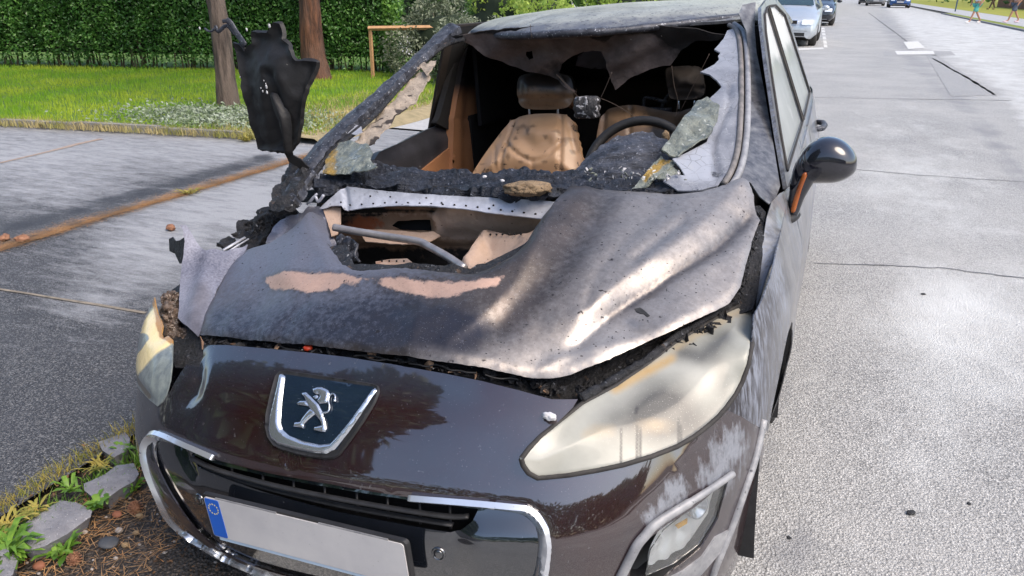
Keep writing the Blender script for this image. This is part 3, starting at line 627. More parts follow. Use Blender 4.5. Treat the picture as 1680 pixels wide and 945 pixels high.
def hood_disp(u, v, P):
    hl = dline(u, v, hole_line)
    g = -.020*np.exp(-(hl/13)**2)*sm(900, 840, u)+.008*np.exp(-((hl-26)/16)**2)
    val = [(1232, 352), (1180, 400), (1095, 450), (1005, 515), (950, 565)]; dv = dline(u, v, val); fade = .5+.5*sm(950, 1100, u)
    g = g-.022*np.exp(-dv/13)*fade
    g = g+.009*np.exp(-dline(u, v, [(1218, 300), (1150, 368), (1050, 438), (950, 520)])/17)
    g = g-.008*np.exp(-(dline(u, v, [(1120, 360), (1040, 425)])/7)**2)-.003*np.exp(-(dline(u, v, [(935, 575), (985, 520)])/12)**2)
    g = g+.012*np.exp(-(dline(u, v, [(900, 330), (860, 430), (760, 500), (690, 520)])/34)**2)-.010*np.exp(-(dline(u, v, [(985, 330), (920, 430), (820, 530)])/22)**2)
    g = g+.010*np.exp(-(dline(u, v, [(505, 370), (470, 450)])/22)**2)-.008*np.exp(-(dline(u, v, [(430, 480), (560, 470), (700, 490)])/24)**2)
    g = g+.022*fbm(P, 5, 3, 3)+.0025*fbm(P, 22, 3, 5)
    for cl, a_, w_ in (([(915, 325), (850, 462), (735, 560)], .006, 9), ([(572, 432), (500, 490), (455, 556)], -.006, 8), ([(1010, 566), (940, 580), (888, 606)], .005, 7), ([(640, 432), (690, 500), (668, 575)], .004, 8), ([(1090, 330), (985, 440), (960, 520)], -.005, 8), ([(420, 420), (400, 480), (372, 545)], .005, 9)):
        g = g+a_*np.exp(-dline(u, v, crom(cl, 5))/w_)
    g = g-.02*np.exp(-(dline(u, v, hood_px, True)/5)**2)*.35
    ear = sm(80, 0, np.hypot(u-535, v-385)); g = g+.03*ear*fbm(P, 24, 3, 9)
    return g
pink = [(432, 455), (470, 448), (560, 450), (600, 462), (650, 458), (720, 466), (780, 468), (828, 460), (818, 474), (770, 482), (735, 491), (690, 484), (655, 478), (622, 467), (600, 458), (585, 468), (560, 464), (545, 474), (500, 476), (440, 470)]
def hood_wear_reflect(u, v, P):
    n = len(u)
    r = sm(740, 1120, u+(v-450)*.45)*.80+.06*sm(560, 800, u)*sm(600, 380, v)  # paler right side: ash together with a painted sky sheen
    r = r*(1-.55*np.exp(-(dline(u, v, [(1232, 352), (1180, 400), (1095, 450), (1005, 515)])/15)**2))  # pale tone thinned along the valley for its painted dark reflection
    r = r+.35*np.exp(-(dline(u, v, [(700, 590), (800, 590), (900, 590), (1010, 560)])/30)**2)
    r = r-.38*np.exp(-(dline(u, v, [(960, 310), (905, 400), (840, 450)])/46)**2)-.2*np.exp(-(dline(u, v, [(1010, 330), (930, 450), (830, 530)])/16)**2)
    b = 1.15*np.exp(-(dline(u, v, [(380, 548), (520, 536), (640, 520), (760, 550)])/34)**2)+.5*spoly(u, v, [(350, 500), (560, 470), (760, 505), (800, 560), (600, 570), (340, 540)], 30)
    g = spoly(u, v, pink, 7)
    a = .66*sm(800, 540, u)*sm(540, 400, v)+.3*sm(760, 420, u)+.3*sm(900, 700, u)*np.exp(-(dline(u, v, hole_line)/50)**2)+.5*sm(60, 10, np.hypot(u-540, v-380))
    b = b+.42*np.exp(-(dline(u, v, [(1233, 352), (1180, 402), (1095, 454), (1030, 500)])/9)**2)  # dark reflection along the valley, painted into the colour mask
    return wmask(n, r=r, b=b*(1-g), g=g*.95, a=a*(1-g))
hood = patch('bonnet', HOOD, hood_px, m_hood, CAR, 7.5, .004, (), hood_disp, hood_wear_reflect, 1.3, 3)
# torn corner of the bonnet standing up on the far side
FLAP = Relief([(326, 546, {'y': .305}), (352, 480, {'y': .46}), (400, 412, {'y': .66}), (293, 525, {'y': .36}), (297, 440, {'y': .52}), (305, 372, {'y': .60}), (340, 430, {'y': .57})], 1e-3)
flap_px = [(322, 548), (306, 535), (292, 522), (294, 490), (298, 440), (303, 395), (300, 376), (294, 369), (306, 369), (315, 384), (328, 404), (338, 413), (356, 409), (372, 411), (405, 400), (400, 412), (384, 426), (368, 446), (350, 484), (334, 524)]
patch('torn_bonnet_corner', FLAP, flap_px, m_flap, CAR, 6, .003, (), lambda u, v, P: .012*fbm(P, 14, 3, 2)-.012*np.exp(-(dline(u, v, [(400, 405), (350, 470), (322, 545)])/7)**2)+.015*np.exp(-(dline(u, v, [(345, 420), (320, 520)])/14)**2), lambda u, v, P: wmask(len(u), r=.25+.5*np.exp(-((v-500)/40.)**2)+.2*sm(430, 400, v), b=.7*np.exp(-(dline(u, v, [(335, 480), (318, 545)])/12)**2)), 1.0, 4)['label'] = 'torn blue-grey corner of the bonnet curling upright'
shard = Relief([(278, 390, {'y': .70}), (300, 395, {'y': .62}), (300, 430, {'y': .60}), (285, 432, {'y': .66})])
patch('black_shard', shard, [(277, 392), (283, 389), (288, 396), (295, 394), (304, 388), (304, 432), (294, 432), (287, 416), (278, 412)], m_char, CAR, 5, .003, (), None, None, .8, 6)
pd = Relief([(450, 355, {'y': .95}), (528, 338, {'y': .98}), (545, 410, {'y': .86}), (440, 400, {'y': .84})])
patch('torn_bonnet_edge', pd, [(436, 398), (446, 378), (462, 362), (480, 351), (497, 347), (507, 338), (522, 336), (533, 350), (541, 372), (550, 395), (560, 420), (520, 412), (470, 400)], m_flap, CAR, 5, .003, (), lambda u, v, P: .03*fbm(P, 22, 3, 8)+.01*fbm(P, 60, 2, 3), lambda u, v, P: wmask(len(u), r=.8*sm(.4, .7, vnoise(P*30))), 2.0, 5)

# --- headlamps
_lr = []
for q in ((881, 783), (932, 778), (980, 770), (1023, 761), (1070, 747), (1111, 731), (1159, 700), (1189, 670), (1216, 626), (1233, 565)):
    P, nn = rnorm(RING.px2ab([q])); _lr.append((q[0], q[1], {'y': P[0][1]-.008}))
LAMP = Relief(_lr+[(854, 751, {'y': .10}), (918, 690, {'y': .195}), (989, 643, {'y': .30}), (1057, 599, {'y': .40}), (1159, 531, {'y': .575}), (1223, 499, {'y': .715}), (1237, 515, {'y': .725})], 2e-3)
lamp_px = [(854, 751), (857, 762), (866, 775), (881, 783), (932, 778), (980, 770), (1023, 761), (1070, 747), (1111, 731), (1137, 716), (1159, 699), (1177, 683), (1191, 667), (1206, 646), (1217, 625), (1227, 597), (1233, 565), (1236, 535), (1236, 515), (1231, 502), (1223, 499), (1210, 502), (1193, 510), (1159, 531), (1108, 561), (1080, 583), (1057, 600), (1030, 618), (1010, 632), (989, 643), (955, 661), (918, 690), (886, 715), (866, 735)]
def lamp_wear(u, v, P):
    b = 1.15*np.exp(-((u-1082)/46.)**2-((v-672)/42.)**2)+.55*np.exp(-(dline(u, v, [(1010, 700), (1080, 700), (1130, 690)])/34)**2)+.75*np.exp(-(dline(u, v, [(1120, 580), (1150, 590), (1190, 560)])/16)**2)+.35*np.exp(-(dline(u, v, [(1180, 600), (1190, 660), (1130, 715)])/16)**2)
    g = np.exp(-(dline(u, v, [(1100, 590), (1050, 615), (1010, 638)])/10)**2)+.5*np.exp(-((u-1072)/30.)**2-((v-700)/14.)**2)+.35*np.exp(-(dline(u, v, [(960, 715), (1000, 710)])/14)**2)+.5*np.exp(-(dline(u, v, [(1220, 508), (1150, 545), (1110, 570)])/9)**2)
    r = .75*np.exp(-(dline(u, v, [(1090, 605), (1140, 612)])/22)**2)+.25*np.exp(-(dline(u, v, [(1150, 640), (1210, 540)])/26)**2)+.75*np.exp(-(dline(u, v, [(870, 765), (900, 745)])/25)**2)+.5*np.exp(-(dline(u, v, [(960, 690), (1040, 650)])/22)**2)
    a = 0
    for x, y0, y1 in ((1017, 708, 762), (1043, 703, 756), (1049, 706, 752), (1111, 690, 728), (1116, 700, 722)): a = a+.80*np.exp(-(dline(u, v, [(x, y0), (x+2, y1)])/2.6)**2)*sm(y0-30, y0+15, v)
    a = a+np.exp(-(dline(u, v, [(1043, 674), (1041, 682)])/3.)**2)
    return wmask(len(u), b=b, g=g*.9, r=r, a=a)
lamp = patch('headlamp', LAMP, lamp_px, m_lens, CAR, 3.2, .004, (), lambda u, v, P: .012*sm(0, 60, dline(u, v, lamp_px, True))+.003*sm(0, 5, dline(u, v, lamp_px, True))-.003, lamp_wear, 0, 2)
lamp['label'] = 'intact heat-fogged headlamp beside the road'
rim = MB(); L = LAMP(*np.array(dens(lamp_px, 12)).T); rim.tube(list(L-[0, -.004, .004])+[L[0]-[0, -.004, .004]], .006, 6, None, False); rim.build('lamp_seal', m_rubber, lamp)
cr = MB(); pts = [(1232, 500), (1205, 501), (1160, 527), (1105, 560), (1060, 595), (1030, 613), (985, 640), (950, 660)]
cr.tube(crom(LAMP(*np.array(pts).T)+[0, .012, .002], 5), [.006+.007*vnoise(np.array([i*.7, 1, 2.])) for i in range(36)], 8); cr.build('melted_edge', m_char, lamp)
ll_px = [(255, 488), (247, 494), (238, 508), (229, 526), (222, 544), (217, 570), (215, 592), (216, 606), (219, 618), (225, 630), (233, 641), (247, 656), (261, 667), (268, 660), (275, 647), (281, 625), (284, 600), (285, 558), (278, 552), (270, 556), (267, 548), (269, 536), (266, 526), (261, 516), (257, 500)]
def ll_wear(u, v, P):
    r = spoly(u, v, [(258, 500), (240, 540), (224, 548), (250, 560), (230, 590), (232, 620), (250, 600), (272, 575), (283, 565), (270, 545), (262, 520)], 12)*1.1-.9*np.exp(-(dline(u, v, [(225, 562), (245, 556), (236, 568)])/8)**2)
    g = .9*np.exp(-(dline(u, v, [(222, 600), (232, 625), (248, 650)])/6)**2)
    b = np.exp(-(dline(u, v, [(256, 492), (264, 530), (268, 552), (283, 560)])/6)**2)*.9
    return wmask(len(u), r=r, g=g, b=b)
lampl = ring_px('headlamp', ll_px, m_lensl, CAR, 4, .004, (), lambda u, v, P: .012*sm(0, 22, dline(u, v, ll_px, True)), ll_wear, .004)
lampl['label'] = 'half-melted yellowed headlamp on the kerb side'
inn = MB()
for k, (u, v, y, r) in enumerate([(272, 492, .43, .016), (284, 488, .45, .02), (278, 508, .42, .024), (287, 520, .41, .022), (276, 526, .40, .02), (286, 536, .39, .02), (280, 545, .38, .026), (290, 553, .37, .026), (272, 512, .42, .02), (292, 500, .45, .018), (300, 552, .37, .02), (310, 558, .36, .02)]):
    inn.blob(at(u, v, y=y), (r*1.1, r*.9, r*1.2), .6, k, 3, 2); [inn.shard(at(u+3*q, v+2*q, y=y-.01), r*.6, k*9+q) for q in range(3)]
inn = tag(inn.build('burnt_lamp_insides', M('burnt_lamp_core', (.03, .022, .017), (.17, .12, .09), 60, .5, 0, .2, bump=[(60, .9, .01)], speck=[(90, .64, (.45, .38, .32))]), lampl, False), kind='stuff')

# --- fog lamp with its chrome eyebrow, arch trim
FOG = empty('fog_lamp'); FOG.parent = CAR
P = rpx(fog_px, -.055); c = P.mean(0)+[-.01, .03, 0]; Q = rpx(fog_px, .0); b = MB(); n = len(P)
b.add(list(Q)+list(P), [(i, (i+1) % n, n+(i+1) % n, n+i) for i in range(n)]); b.add(list(P)+[tuple(c)], [(i, (i+1) % n, n) for i in range(n)]); b.build('fog_housing', m_matplastic, FOG)
fr = [(1193, 792), (1174, 850), (1147, 895), (1109, 924), (1074, 938), (1080, 905), (1099, 872), (1139, 836)]
ring_px('reflector', fr, m_reflector, FOG, 5, .003, (), lambda u, v, P: -.018*sm(0, 24, dline(u, v, fr, True))+.003*np.sin((u*.9+v*.45)*.38), None, -.022)
P, nn = rnorm(RING.px2ab([(1157, 838)])); R = Vector(nn[0]).to_track_quat('Z', 'Y').to_matrix().to_4x4(); R.translation = Vector(P[0]-nn[0]*.016)
b = MB(); b.lathe([(.0, -.010), (.014, -.008), (.021, .001), (.025, .003), (.027, -.001), (.028, -.012)], 28, R); b.build('fog_lens', m_chrome, FOG)
ring_px('amber_cover', [(1122, 872), (1142, 860), (1141, 868), (1126, 877)], m_amberlit, FOG, 3, .003, (), None, None, -.024)
ring_px('clear_cover', [(1196, 785), (1177, 852), (1149, 897), (1108, 928), (1062, 948), (1070, 905), (1092, 872), (1138, 836)], m_clear, FOG, 7, .002, (), None, None, -.006)
b = MB(); b.tube(crom(rpx([(1198, 776), (1168, 797), (1137, 817), (1110, 834), (1087, 848), (1068, 862), (1056, 876), (1044, 890), (1034, 908), (1018, 940), (1000, 975)], .006), 5), [.008]*12+[.010]*39, 10, ((0, 1, 0), .6)); b.build('chrome_eyebrow', m_greytrim, FOG)
b = MB(); b.tube(crom(rpx([(1251, 688), (1243, 728), (1233, 765), (1221, 800), (1208, 838), (1197, 868), (1184, 900), (1172, 930), (1160, 965)], .002), 4), .0095, 8); b.build('arch_trim', m_greytrim, CAR)
lower = [(1196, 868), (1180, 905), (1150, 940), (1120, 970), (1090, 985), (1060, 985), (1080, 955), (1120, 935), (1150, 912), (1172, 880)]
ring_px('lower_trim', lower, m_greytrim, CAR, 7, .004, (), None, None, .004)

# --- engine bay under the bonnet
deep = lambda d: (lambda u, v: (lambda P: P+(P-CAMC)/np.linalg.norm(P-CAMC, axis=1, keepdims=True)*d)(HOOD(u, v)))
BAY = empty('engine_bay'); BAY.parent = CAR
patch('bay_lining', deep(.085), [(262, 500), (330, 440), (420, 420), (1246, 338), (1256, 350), (1244, 480), (1236, 505), (1190, 530), (1110, 580), (1040, 630), (975, 690), (900, 700), (840, 660), (640, 620), (400, 600), (285, 600)], m_char, BAY, 14, .003, [[(548, 350), (620, 340), (905, 340), (860, 400), (770, 440), (580, 432)]], lambda u, v, P: .04*fbm(P, 16, 3, 4)+.02*fbm(P, 50, 3, 6))
rng = random.Random(5); b = MB(); br = MB()
for i in range(34):
    u = rng.uniform(330, 930); v = np.interp(u, [330, 480, 640, 790, 880, 940], [560, 572, 590, 612, 630, 640])+rng.uniform(-4, 5); r = rng.uniform(.006, .014)
    (b if i % 4 else br).shard(deep(.05)(u, v)[0], r*1.5, i); b.shard(deep(.055)(u+6, v+3)[0], r*1.2, i+900)
for i in range(16):
    t = i/15; u = 950+t*235+rng.uniform(-6, 6); v = 640-t*125+rng.uniform(-4, 12); r = rng.uniform(.008, .018); [b.shard(deep(.055)(u+5*q, v+3*q)[0], r*1.1, i*7+q) for q in range(3)]
for i in range(12):
    t = i/11; u = 1215+t*30+rng.uniform(-3, 3); v = 480-t*130; r = rng.uniform(.006, .011); b.shard(deep(.04)(u, v)[0], r*1.4, i+80); b.shard(deep(.04)(u, v+5)[0], r, i+180)
tag(b.build('torn_scraps', m_char, BAY, False), kind='stuff'); tag(br.build('scorched_scraps', m_rusty, BAY, False), kind='stuff')
w = MB()
for i in range(7):
    u = rng.uniform(360, 860); v = np.interp(u, [330, 480, 640, 790, 880], [560, 572, 590, 612, 630]); p = [deep(.04)(u+k*14, v+k*2.4+rng.uniform(-4, 4))[0] for k in range(5)]; w.tube(crom(p, 4), .0022, 6)
w.tube(crom([deep(.05)(u, v)[0] for u, v in ((1238, 350), (1228, 395), (1216, 450), (1200, 492))], 5), .006, 6); tag(w.build('wires', m_matplastic, BAY), kind='stuff')
b = MB(); b.blob(deep(.035)(505, 571)[0], (.013, .01, .008), .25, 3); b.build('red_cap', M('red_melted_plastic', (.55, .05, .015), (.3, .03, .01), 60, .4), BAY)
FW = Relief([(530, 335, {'y': 1.03}), (915, 342, {'y': 1.03}), (560, 445, {'y': 1.05}), (860, 445, {'y': 1.05})])
patch('bulkhead', FW, [(526, 330), (640, 330), (915, 335), (905, 350), (880, 385), (850, 420), (800, 450), (560, 450), (530, 400)], m_rusty, BAY, 6, .004, [[(642, 371), (652, 363), (675, 361), (707, 360), (709, 378), (680, 379), (655, 377)]],
      lambda u, v, P: .012*fbm(P, 12, 3, 6)+.02*np.exp(-(dline(u, v, [(715, 350), (720, 380), (700, 400)])/8)**2)+.03*sm(715, 740, u)*sm(395, 360, v)-.02*sm(395, 410, v),
      lambda u, v, P: wmask(len(u), r=.75*sm(395, 420, v)+.65*np.exp(-((v-346)/6)**2)*(u < 860)+.5*sm(640, 600, u)*sm(400, 370, v), g=.75*sm(705, 730, u)*sm(405, 385, v)+.5*np.exp(-((v-352)/6.)**2), b=.8*np.exp(-((u-600)/38.)**2-((v-368)/18.)**2)), .6, 7)
b = MB(); b.box((-.5, 1.075, .6), (.3, 1.09, .95)); b.build('bulkhead_opening', m_black, BAY)
LE = Relief([(590, 372, {'y': 1.01}), (712, 384, {'y': .99}), (700, 400, {'y': .93}), (590, 394, {'y': .95})])
patch('bulkhead_ledge', LE, [(586, 376), (640, 377), (690, 381), (712, 380), (722, 386), (700, 398), (660, 401), (600, 396)], m_rusty, BAY, 5, .004, (), lambda u, v, P: .006*fbm(P, 30), lambda u, v, P: wmask(len(u), g=.75+0*u, r=.3*sm(640, 600, u)), .8, 2)
TW = Relief([(757, 434, {'y': .80}), (795, 378, {'y': .98}), (872, 376, {'y': .92}), (835, 414, {'y': .80})])
tower = patch('strut_tower', TW, [(752, 436), (768, 414), (788, 382), (800, 377), (836, 386), (868, 382), (885, 372), (864, 400), (835, 420), (800, 436), (776, 442)], m_rusty, BAY, 5, .004, (), lambda u, v, P: .02*np.exp(-(dline(u, v, [(766, 430), (798, 384)])/4)**2)-.03*spoly(u, v, [(795, 395), (850, 392), (815, 420), (780, 432)], 10), lambda u, v, P: wmask(len(u), g=.95+0*u, r=.5*np.exp(-(dline(u, v, [(772, 436), (806, 388)])/4)**2)), 0, 3)
b = MB()
for t in np.linspace(.08, .92, 7):
    q = TW(763+30*t, 428-46*t)[0]; b.blob(q+[0, -.006, .004], (.004, .004, .004), 0, 0, 1)
for t in np.linspace(0, 1, 6): b.blob(TW(806+50*t, 386-1*t)[0]+[0, -.006, .004], (.004,)*3, 0, 0, 1)
tag(b.build('rivet_holes', m_black, tower), kind='stuff')
SH = Relief([(618, 420, {'y': .86}), (672, 421, {'y': .85}), (650, 432, {'y': .80})])
patch('spot_welded_flange', SH, [(616, 429), (640, 425), (668, 424), (676, 430), (672, 440), (618, 440)], m_rusty, BAY, 4, .004, (), None, lambda u, v, P: wmask(len(u), b=.35+0*u, g=.6+0*u))
b = MB()
for t in np.linspace(0, 1, 4): b.blob(SH(628+36*t, 429)[0]+[0, -.004, .003], (.0035,)*3, 0, 0, 1)
tag(b.build('weld_holes', m_black, BAY), kind='stuff')
BR = Relief([(532, 342, {'y': .97}), (560, 340, {'y': .98}), (552, 380, {'y': .90})])
patch('hinge_bracket', BR, [(530, 344), (546, 340), (559, 341), (559, 366), (553, 384), (544, 388), (538, 366)], m_rusty, BAY, 4, .004, (), None, lambda u, v, P: wmask(len(u), g=.9+0*u), .6, 5)
b = MB(); b.tube(crom([at(548, 373, y=.83), at(575, 378, y=.83), at(635, 388, y=.82), at(685, 396, y=.80), at(705, 405, y=.78), at(735, 422, y=.73), at(762, 440, y=.68)], 6), .0118, 12); b.build('strut_brace', m_bar, BAY)
b = MB()
for k, (u, v, y, r) in enumerate([(560, 396, .86, .02), (572, 402, .85, .022), (566, 415, .83, .022), (580, 420, .82, .016), (583, 404, .86, .012), (745, 434, .78, .010), (738, 430, .8, .008)]): b.blob(at(u, v, y=y), (r, r, r*1.2), .5, k, 3)
b.tube(crom([at(578, 394, y=.84), at(586, 404, y=.82), at(582, 418, y=.80), at(590, 430, y=.78)], 5), .005, 6); tag(b.build('melted_wiring', m_pillar, BAY), kind='stuff')
CW = Relief([(565, 308, {'y': 1.0}), (740, 318, {'y': .985}), (912, 333, {'y': .945}), (530, 342, {'y': .965}), (890, 360, {'y': .90}), (700, 340, {'y': .935})])
cw_px = [(526, 343), (540, 330), (556, 316), (566, 307), (585, 309), (640, 316), (720, 322), (800, 326), (860, 329), (914, 333), (908, 345), (893, 361), (850, 356), (800, 350), (760, 344), (700, 339), (650, 339), (600, 342), (578, 346), (566, 344), (562, 338), (545, 339), (532, 344)]
cowl = patch('cowl_panel', CW, cw_px, m_foil, CAR, 5, .003, (), lambda u, v, P: .004*fbm(P, 25, 3)+.006*np.exp(-(dline(u, v, cw_px, True)/3)**2)-.012*np.exp(-(dline(u, v, [(566, 308), (570, 344)])/3)**2), None, .7, 4)
b = MB(); b2 = []
for x in list(range(575, 890, 19)):
    y = np.interp(x, [566, 650, 760, 893], [338, 333, 338, 354]); b.blob(CW(x, y-1)[0]+[0, -.002, .001], (.0045, .002, .0035), 0, 0, 1)
for x, y in ((608, 322), (641, 323), (725, 333), (560, 332), (543, 336), (700, 325), (810, 337)): b.blob(CW(x, y)[0]+[0, -.002, .001], (.004, .002, .0035), 0, 0, 1)
tag(b.build('bolt_holes', m_black, cowl), kind='stuff')

# --- windscreen opening, pillars, roof
WS = Relief([(-.772, 1.04, .976), (.772, 1.04, .976), (0, .90, 1.0), (-.567, 2.03, 1.385), (.575, 2.03, 1.372), (0, 1.86, 1.40), (0, 1.38, 1.235), (-.45, .95, .992), (.45, .95, .992), (.68, 1.5, 1.19), (-.68, 1.5, 1.19)], 1e-3)
def pil(pts, off=0.): return [q+np.array([0, -.3, .5])*off for q in WS(*np.array(pts, float).T)]
ap_out = [(462, 332), (478, 292), (500, 262), (530, 228), (570, 192), (610, 160), (650, 125), (690, 88), (716, 60), (735, 42), (756, 46), (738, 62), (708, 88), (680, 114), (650, 145), (612, 181), (574, 215), (545, 244), (518, 278), (500, 308), (484, 336)]
ap_mid = [(472, 335), (500, 285), (545, 235), (605, 180), (665, 125), (705, 85), (742, 50)]
apl = patch('a_pillar', WS, ap_out, m_pillar, CAR, 4, .03, (), lambda u, v, P: .018*np.exp(-np.abs(dline(u, v, ap_mid)-4)/6)-.012*np.exp(-(dline(u, v, np.array(ap_mid)+[5, 5])/2.)**2)+.012*fbm(P, 26, 4, 3)+.006, lambda u, v, P: wmask(len(u), r=.45*np.exp(-(dline(u, v, ap_out[:10])/4)**2)*(v < 200)), .9, 12)
b = MB(); b.tube(crom(pil([(488, 310), (508, 281), (528, 252), (550, 222)], .012), 5), .0042, 8); b.build('bright_strip', m_chrome, apl)
b = MB(); b.tube(crom(pil([(500, 305), (530, 262), (560, 232), (610, 190), (655, 140), (700, 95), (730, 72), (762, 62)], -.01), 5), .014, 8, ((0, .55, -.83), .6)); b.build('inner_flange', m_char, apl)
patch('charred_foot', WS, [(448, 352), (452, 330), (462, 306), (478, 280), (494, 266), (508, 276), (502, 302), (488, 330), (472, 354)], m_char, apl, 3.5, .02, (), lambda u, v, P: .06*fbm(P, 24, 4, 5)+.02, None, 2.2, 6)
b = MB()
b.tube(crom(pil([(446, 350), (458, 330), (466, 312)], .02), 4), .006, 6); b.tube(crom(pil([(456, 352), (466, 334), (474, 318)], .02), 4), .004, 6); tag(b.build('charred_strips', m_char, apl), kind='stuff')
b = MB(); b.tube(crom(pil([(1196, 41), (1208, 50), (1214, 75), (1216, 130), (1215, 190), (1211, 240), (1202, 275), (1188, 302)]), 5), .009, 8); apr = b.build('a_pillar', m_seal, CAR)
b = MB(); b.tube(crom(pil([(1204, 38), (1219, 52), (1225, 85), (1227, 140), (1226, 200), (1221, 250), (1212, 282), (1200, 303)], -.006), 5), .010, 8); b.build('outer_seal', m_greytrim, apr)
PR = Relief([(1222, 10, {'y': 2.03}), (1240, 6, {'y': 2.06}), (1237, 60, {'y': 1.90}), (1226, 60, {'y': 1.88}), (1230, 140, {'y': 1.62}), (1252, 143, {'y': 1.64}), (1231, 200, {'y': 1.42}), (1263, 200, {'y': 1.45}), (1224, 285, {'y': 1.12}), (1278, 300, {'y': 1.18}), (1250, 325, {'y': 1.07})], 1e-3)
patch('pillar_skin', PR, [(1212, 22), (1218, 8), (1240, 3), (1238, 45), (1241, 85), (1253, 143), (1263, 200), (1280, 305), (1274, 322), (1262, 335), (1246, 322), (1232, 300), (1214, 292), (1224, 262), (1231, 205), (1231, 140), (1229, 85), (1224, 50)], m_side, apr, 6, .003, (), None, lambda u, v, P: wmask(len(u), r=.42+.25*sm(200, 60, v), g=.08+0*u))
def roofz(x, y):
    yf = 1.862+.43*(x/.6)**2*.86
    return 1.392+.058*(1-np.exp(-np.maximum(y-yf, 0)/.16))+.035*np.sin(np.clip((y-1.9)/1.0, 0, 1)*math.pi/2)-.022*(x/.6)**2-.055*sm(.64, .715, abs(x))-.10*np.clip(y-2.9, 0, 3)**1.8+.0
xs = np.linspace(-.712, .712, 61); tt = np.linspace(0, 1, 50); V = []
for t in tt:
    for x in xs:
        y0 = 1.862+.43*(x/.6)**2*.86; y = y0+(3.75-y0)*t; V.append((x, y, float(roofz(x, y))))
V = np.array(V); V[:, 2] += .006*fbm(V, 6, 3, 2)
F = [(i*61+j, i*61+j+1, (i+1)*61+j+1, (i+1)*61+j) for i in range(49) for j in range(60)]
T = np.array([(f[0], f[1], f[2]) for f in F]+[(f[0], f[2], f[3]) for f in F])
u, v = px(V).T
roof = shell('roof', V, T, m_roof, CAR, .012, lambda P: np.tile([0, 0, 1.], (len(P), 1)), -.008*np.exp(-((V[:, 0]+.25-.15*(V[:, 1]-2))/.012)**2)*(V[:, 1] < 2.8), wmask(len(V), r=.75*sm(2.02, 1.9, V[:, 1]-1.03*V[:, 0]**2)+.35*sm(-.45, -.65, V[:, 0]), g=.6*sm(2.0, 2.6, V[:, 1])))
hd = MB(); hp = crom([(x, 1.858+.43*(x/.6)**2, float(roofz(x, 1.862+.43*(x/.6)**2))-.012) for x in np.linspace(-.60, .60, 25)], 2)
hd.tube(hp, [.016+.006*vnoise(np.array([i*.45, 3., 1.])) for i in range(len(hp))], 8, ((0, 0, 1), .8)); hd.build('header_rail', m_pillar, CAR)
def side_x(y, z): return .878-(z-.93)*.352-.10*np.clip(y-3.0, 0, 2)**2
def side_patch(name, yz, m, off, thick, sgn=1, parent=CAR, step=.05, wear=None):
    Q, T = tris_of(dens(yz, step), [], step); P = np.stack([sgn*(side_x(Q[:, 0], Q[:, 1])+off), Q[:, 0], Q[:, 1]], -1)
    return shell(name, P, T, m, parent, thick, lambda P: np.tile([sgn, 0, .3], (len(P), 1)), None, wear(P) if wear else None)
gw = lambda P: wmask(len(P), r=.8*sm(1.2, 1.35, P[:, 2])+.3)
win_f = [(1.30, .975), (1.42, 1.07), (1.66, 1.225), (1.88, 1.35), (2.02, 1.402), (2.22, 1.428), (2.235, .985)]
win_r = [(2.285, .985), (2.285, 1.43), (2.6, 1.43), (2.95, 1.38), (3.06, 1.01)]
frame_r = [(1.20, .945), (1.38, 1.085), (1.63, 1.25), (1.86, 1.38), (2.0, 1.43), (2.3, 1.455), (2.8, 1.45), (3.3, 1.37), (3.75, 1.15), (4.0, .98), (3.1, .955), (2.0, .93)]
ho = lambda q: [tuple(p) for p in q]
frame_l = [(2.2, 1.43), (2.3, 1.44), (2.8, 1.44), (3.3, 1.37), (3.75, 1.15), (4.0, .98), (3.1, .955), (2.235, .93)]
def frame(sgn, holes):
    Q, T = tris_of(dens(frame_r if sgn > 0 else frame_l, .04), [dens(h, .04) for h in holes], .04); P = np.stack([sgn*side_x(Q[:, 0], Q[:, 1]), Q[:, 0], Q[:, 1]], -1)
    return shell('window_frame', P, T, m_side if sgn > 0 else m_inner, CAR, .012, lambda P: np.tile([sgn, 0, .3], (len(P), 1)), None, wmask(len(P), r=.5+0*P[:, 0], g=.4+0*P[:, 0]))
fr_r = frame(1, [win_f, win_r]); fr_l = frame(-1, [win_r])
side_patch('front_window', win_f, m_sideglass, -.006, .005, 1, fr_r, .06, gw); side_patch('rear_window', win_r, m_sideglass, -.006, .005, 1, fr_r, .06, gw); side_patch('rear_window', win_r, m_black, -.006, .005, -1, fr_l, .06, gw)
for sgn, par in ((1, fr_r), (-1, fr_l)):
    for w in ((win_f, win_r) if sgn > 0 else (win_r,)):
        b = MB(); q = dens(w, .06); p = [(sgn*(side_x(y, z)+.003), y, z) for y, z in q]; b.tube(p+[p[0]], .0042, 6, None, False); b.build('window_seal', m_rubber, par)
# tail
b = MB(); b.add([(-.60, 3.74, 1.19), (.60, 3.74, 1.19), (.72, 4.12, .95), (-.72, 4.12, .95)], [(0, 1, 2, 3)]); b.build('rear_screen', m_sideglass, CAR, False)
b = MB(); b.add([(-.73, 4.10, .96), (.73, 4.10, .96), (.62, 4.2, .9), (.62, 4.24, .3), (-.62, 4.24, .3), (-.62, 4.2, .9)], [(0, 1, 2, 5), (2, 3, 4, 5)]); b.build('tailgate', m_side, CAR, False)

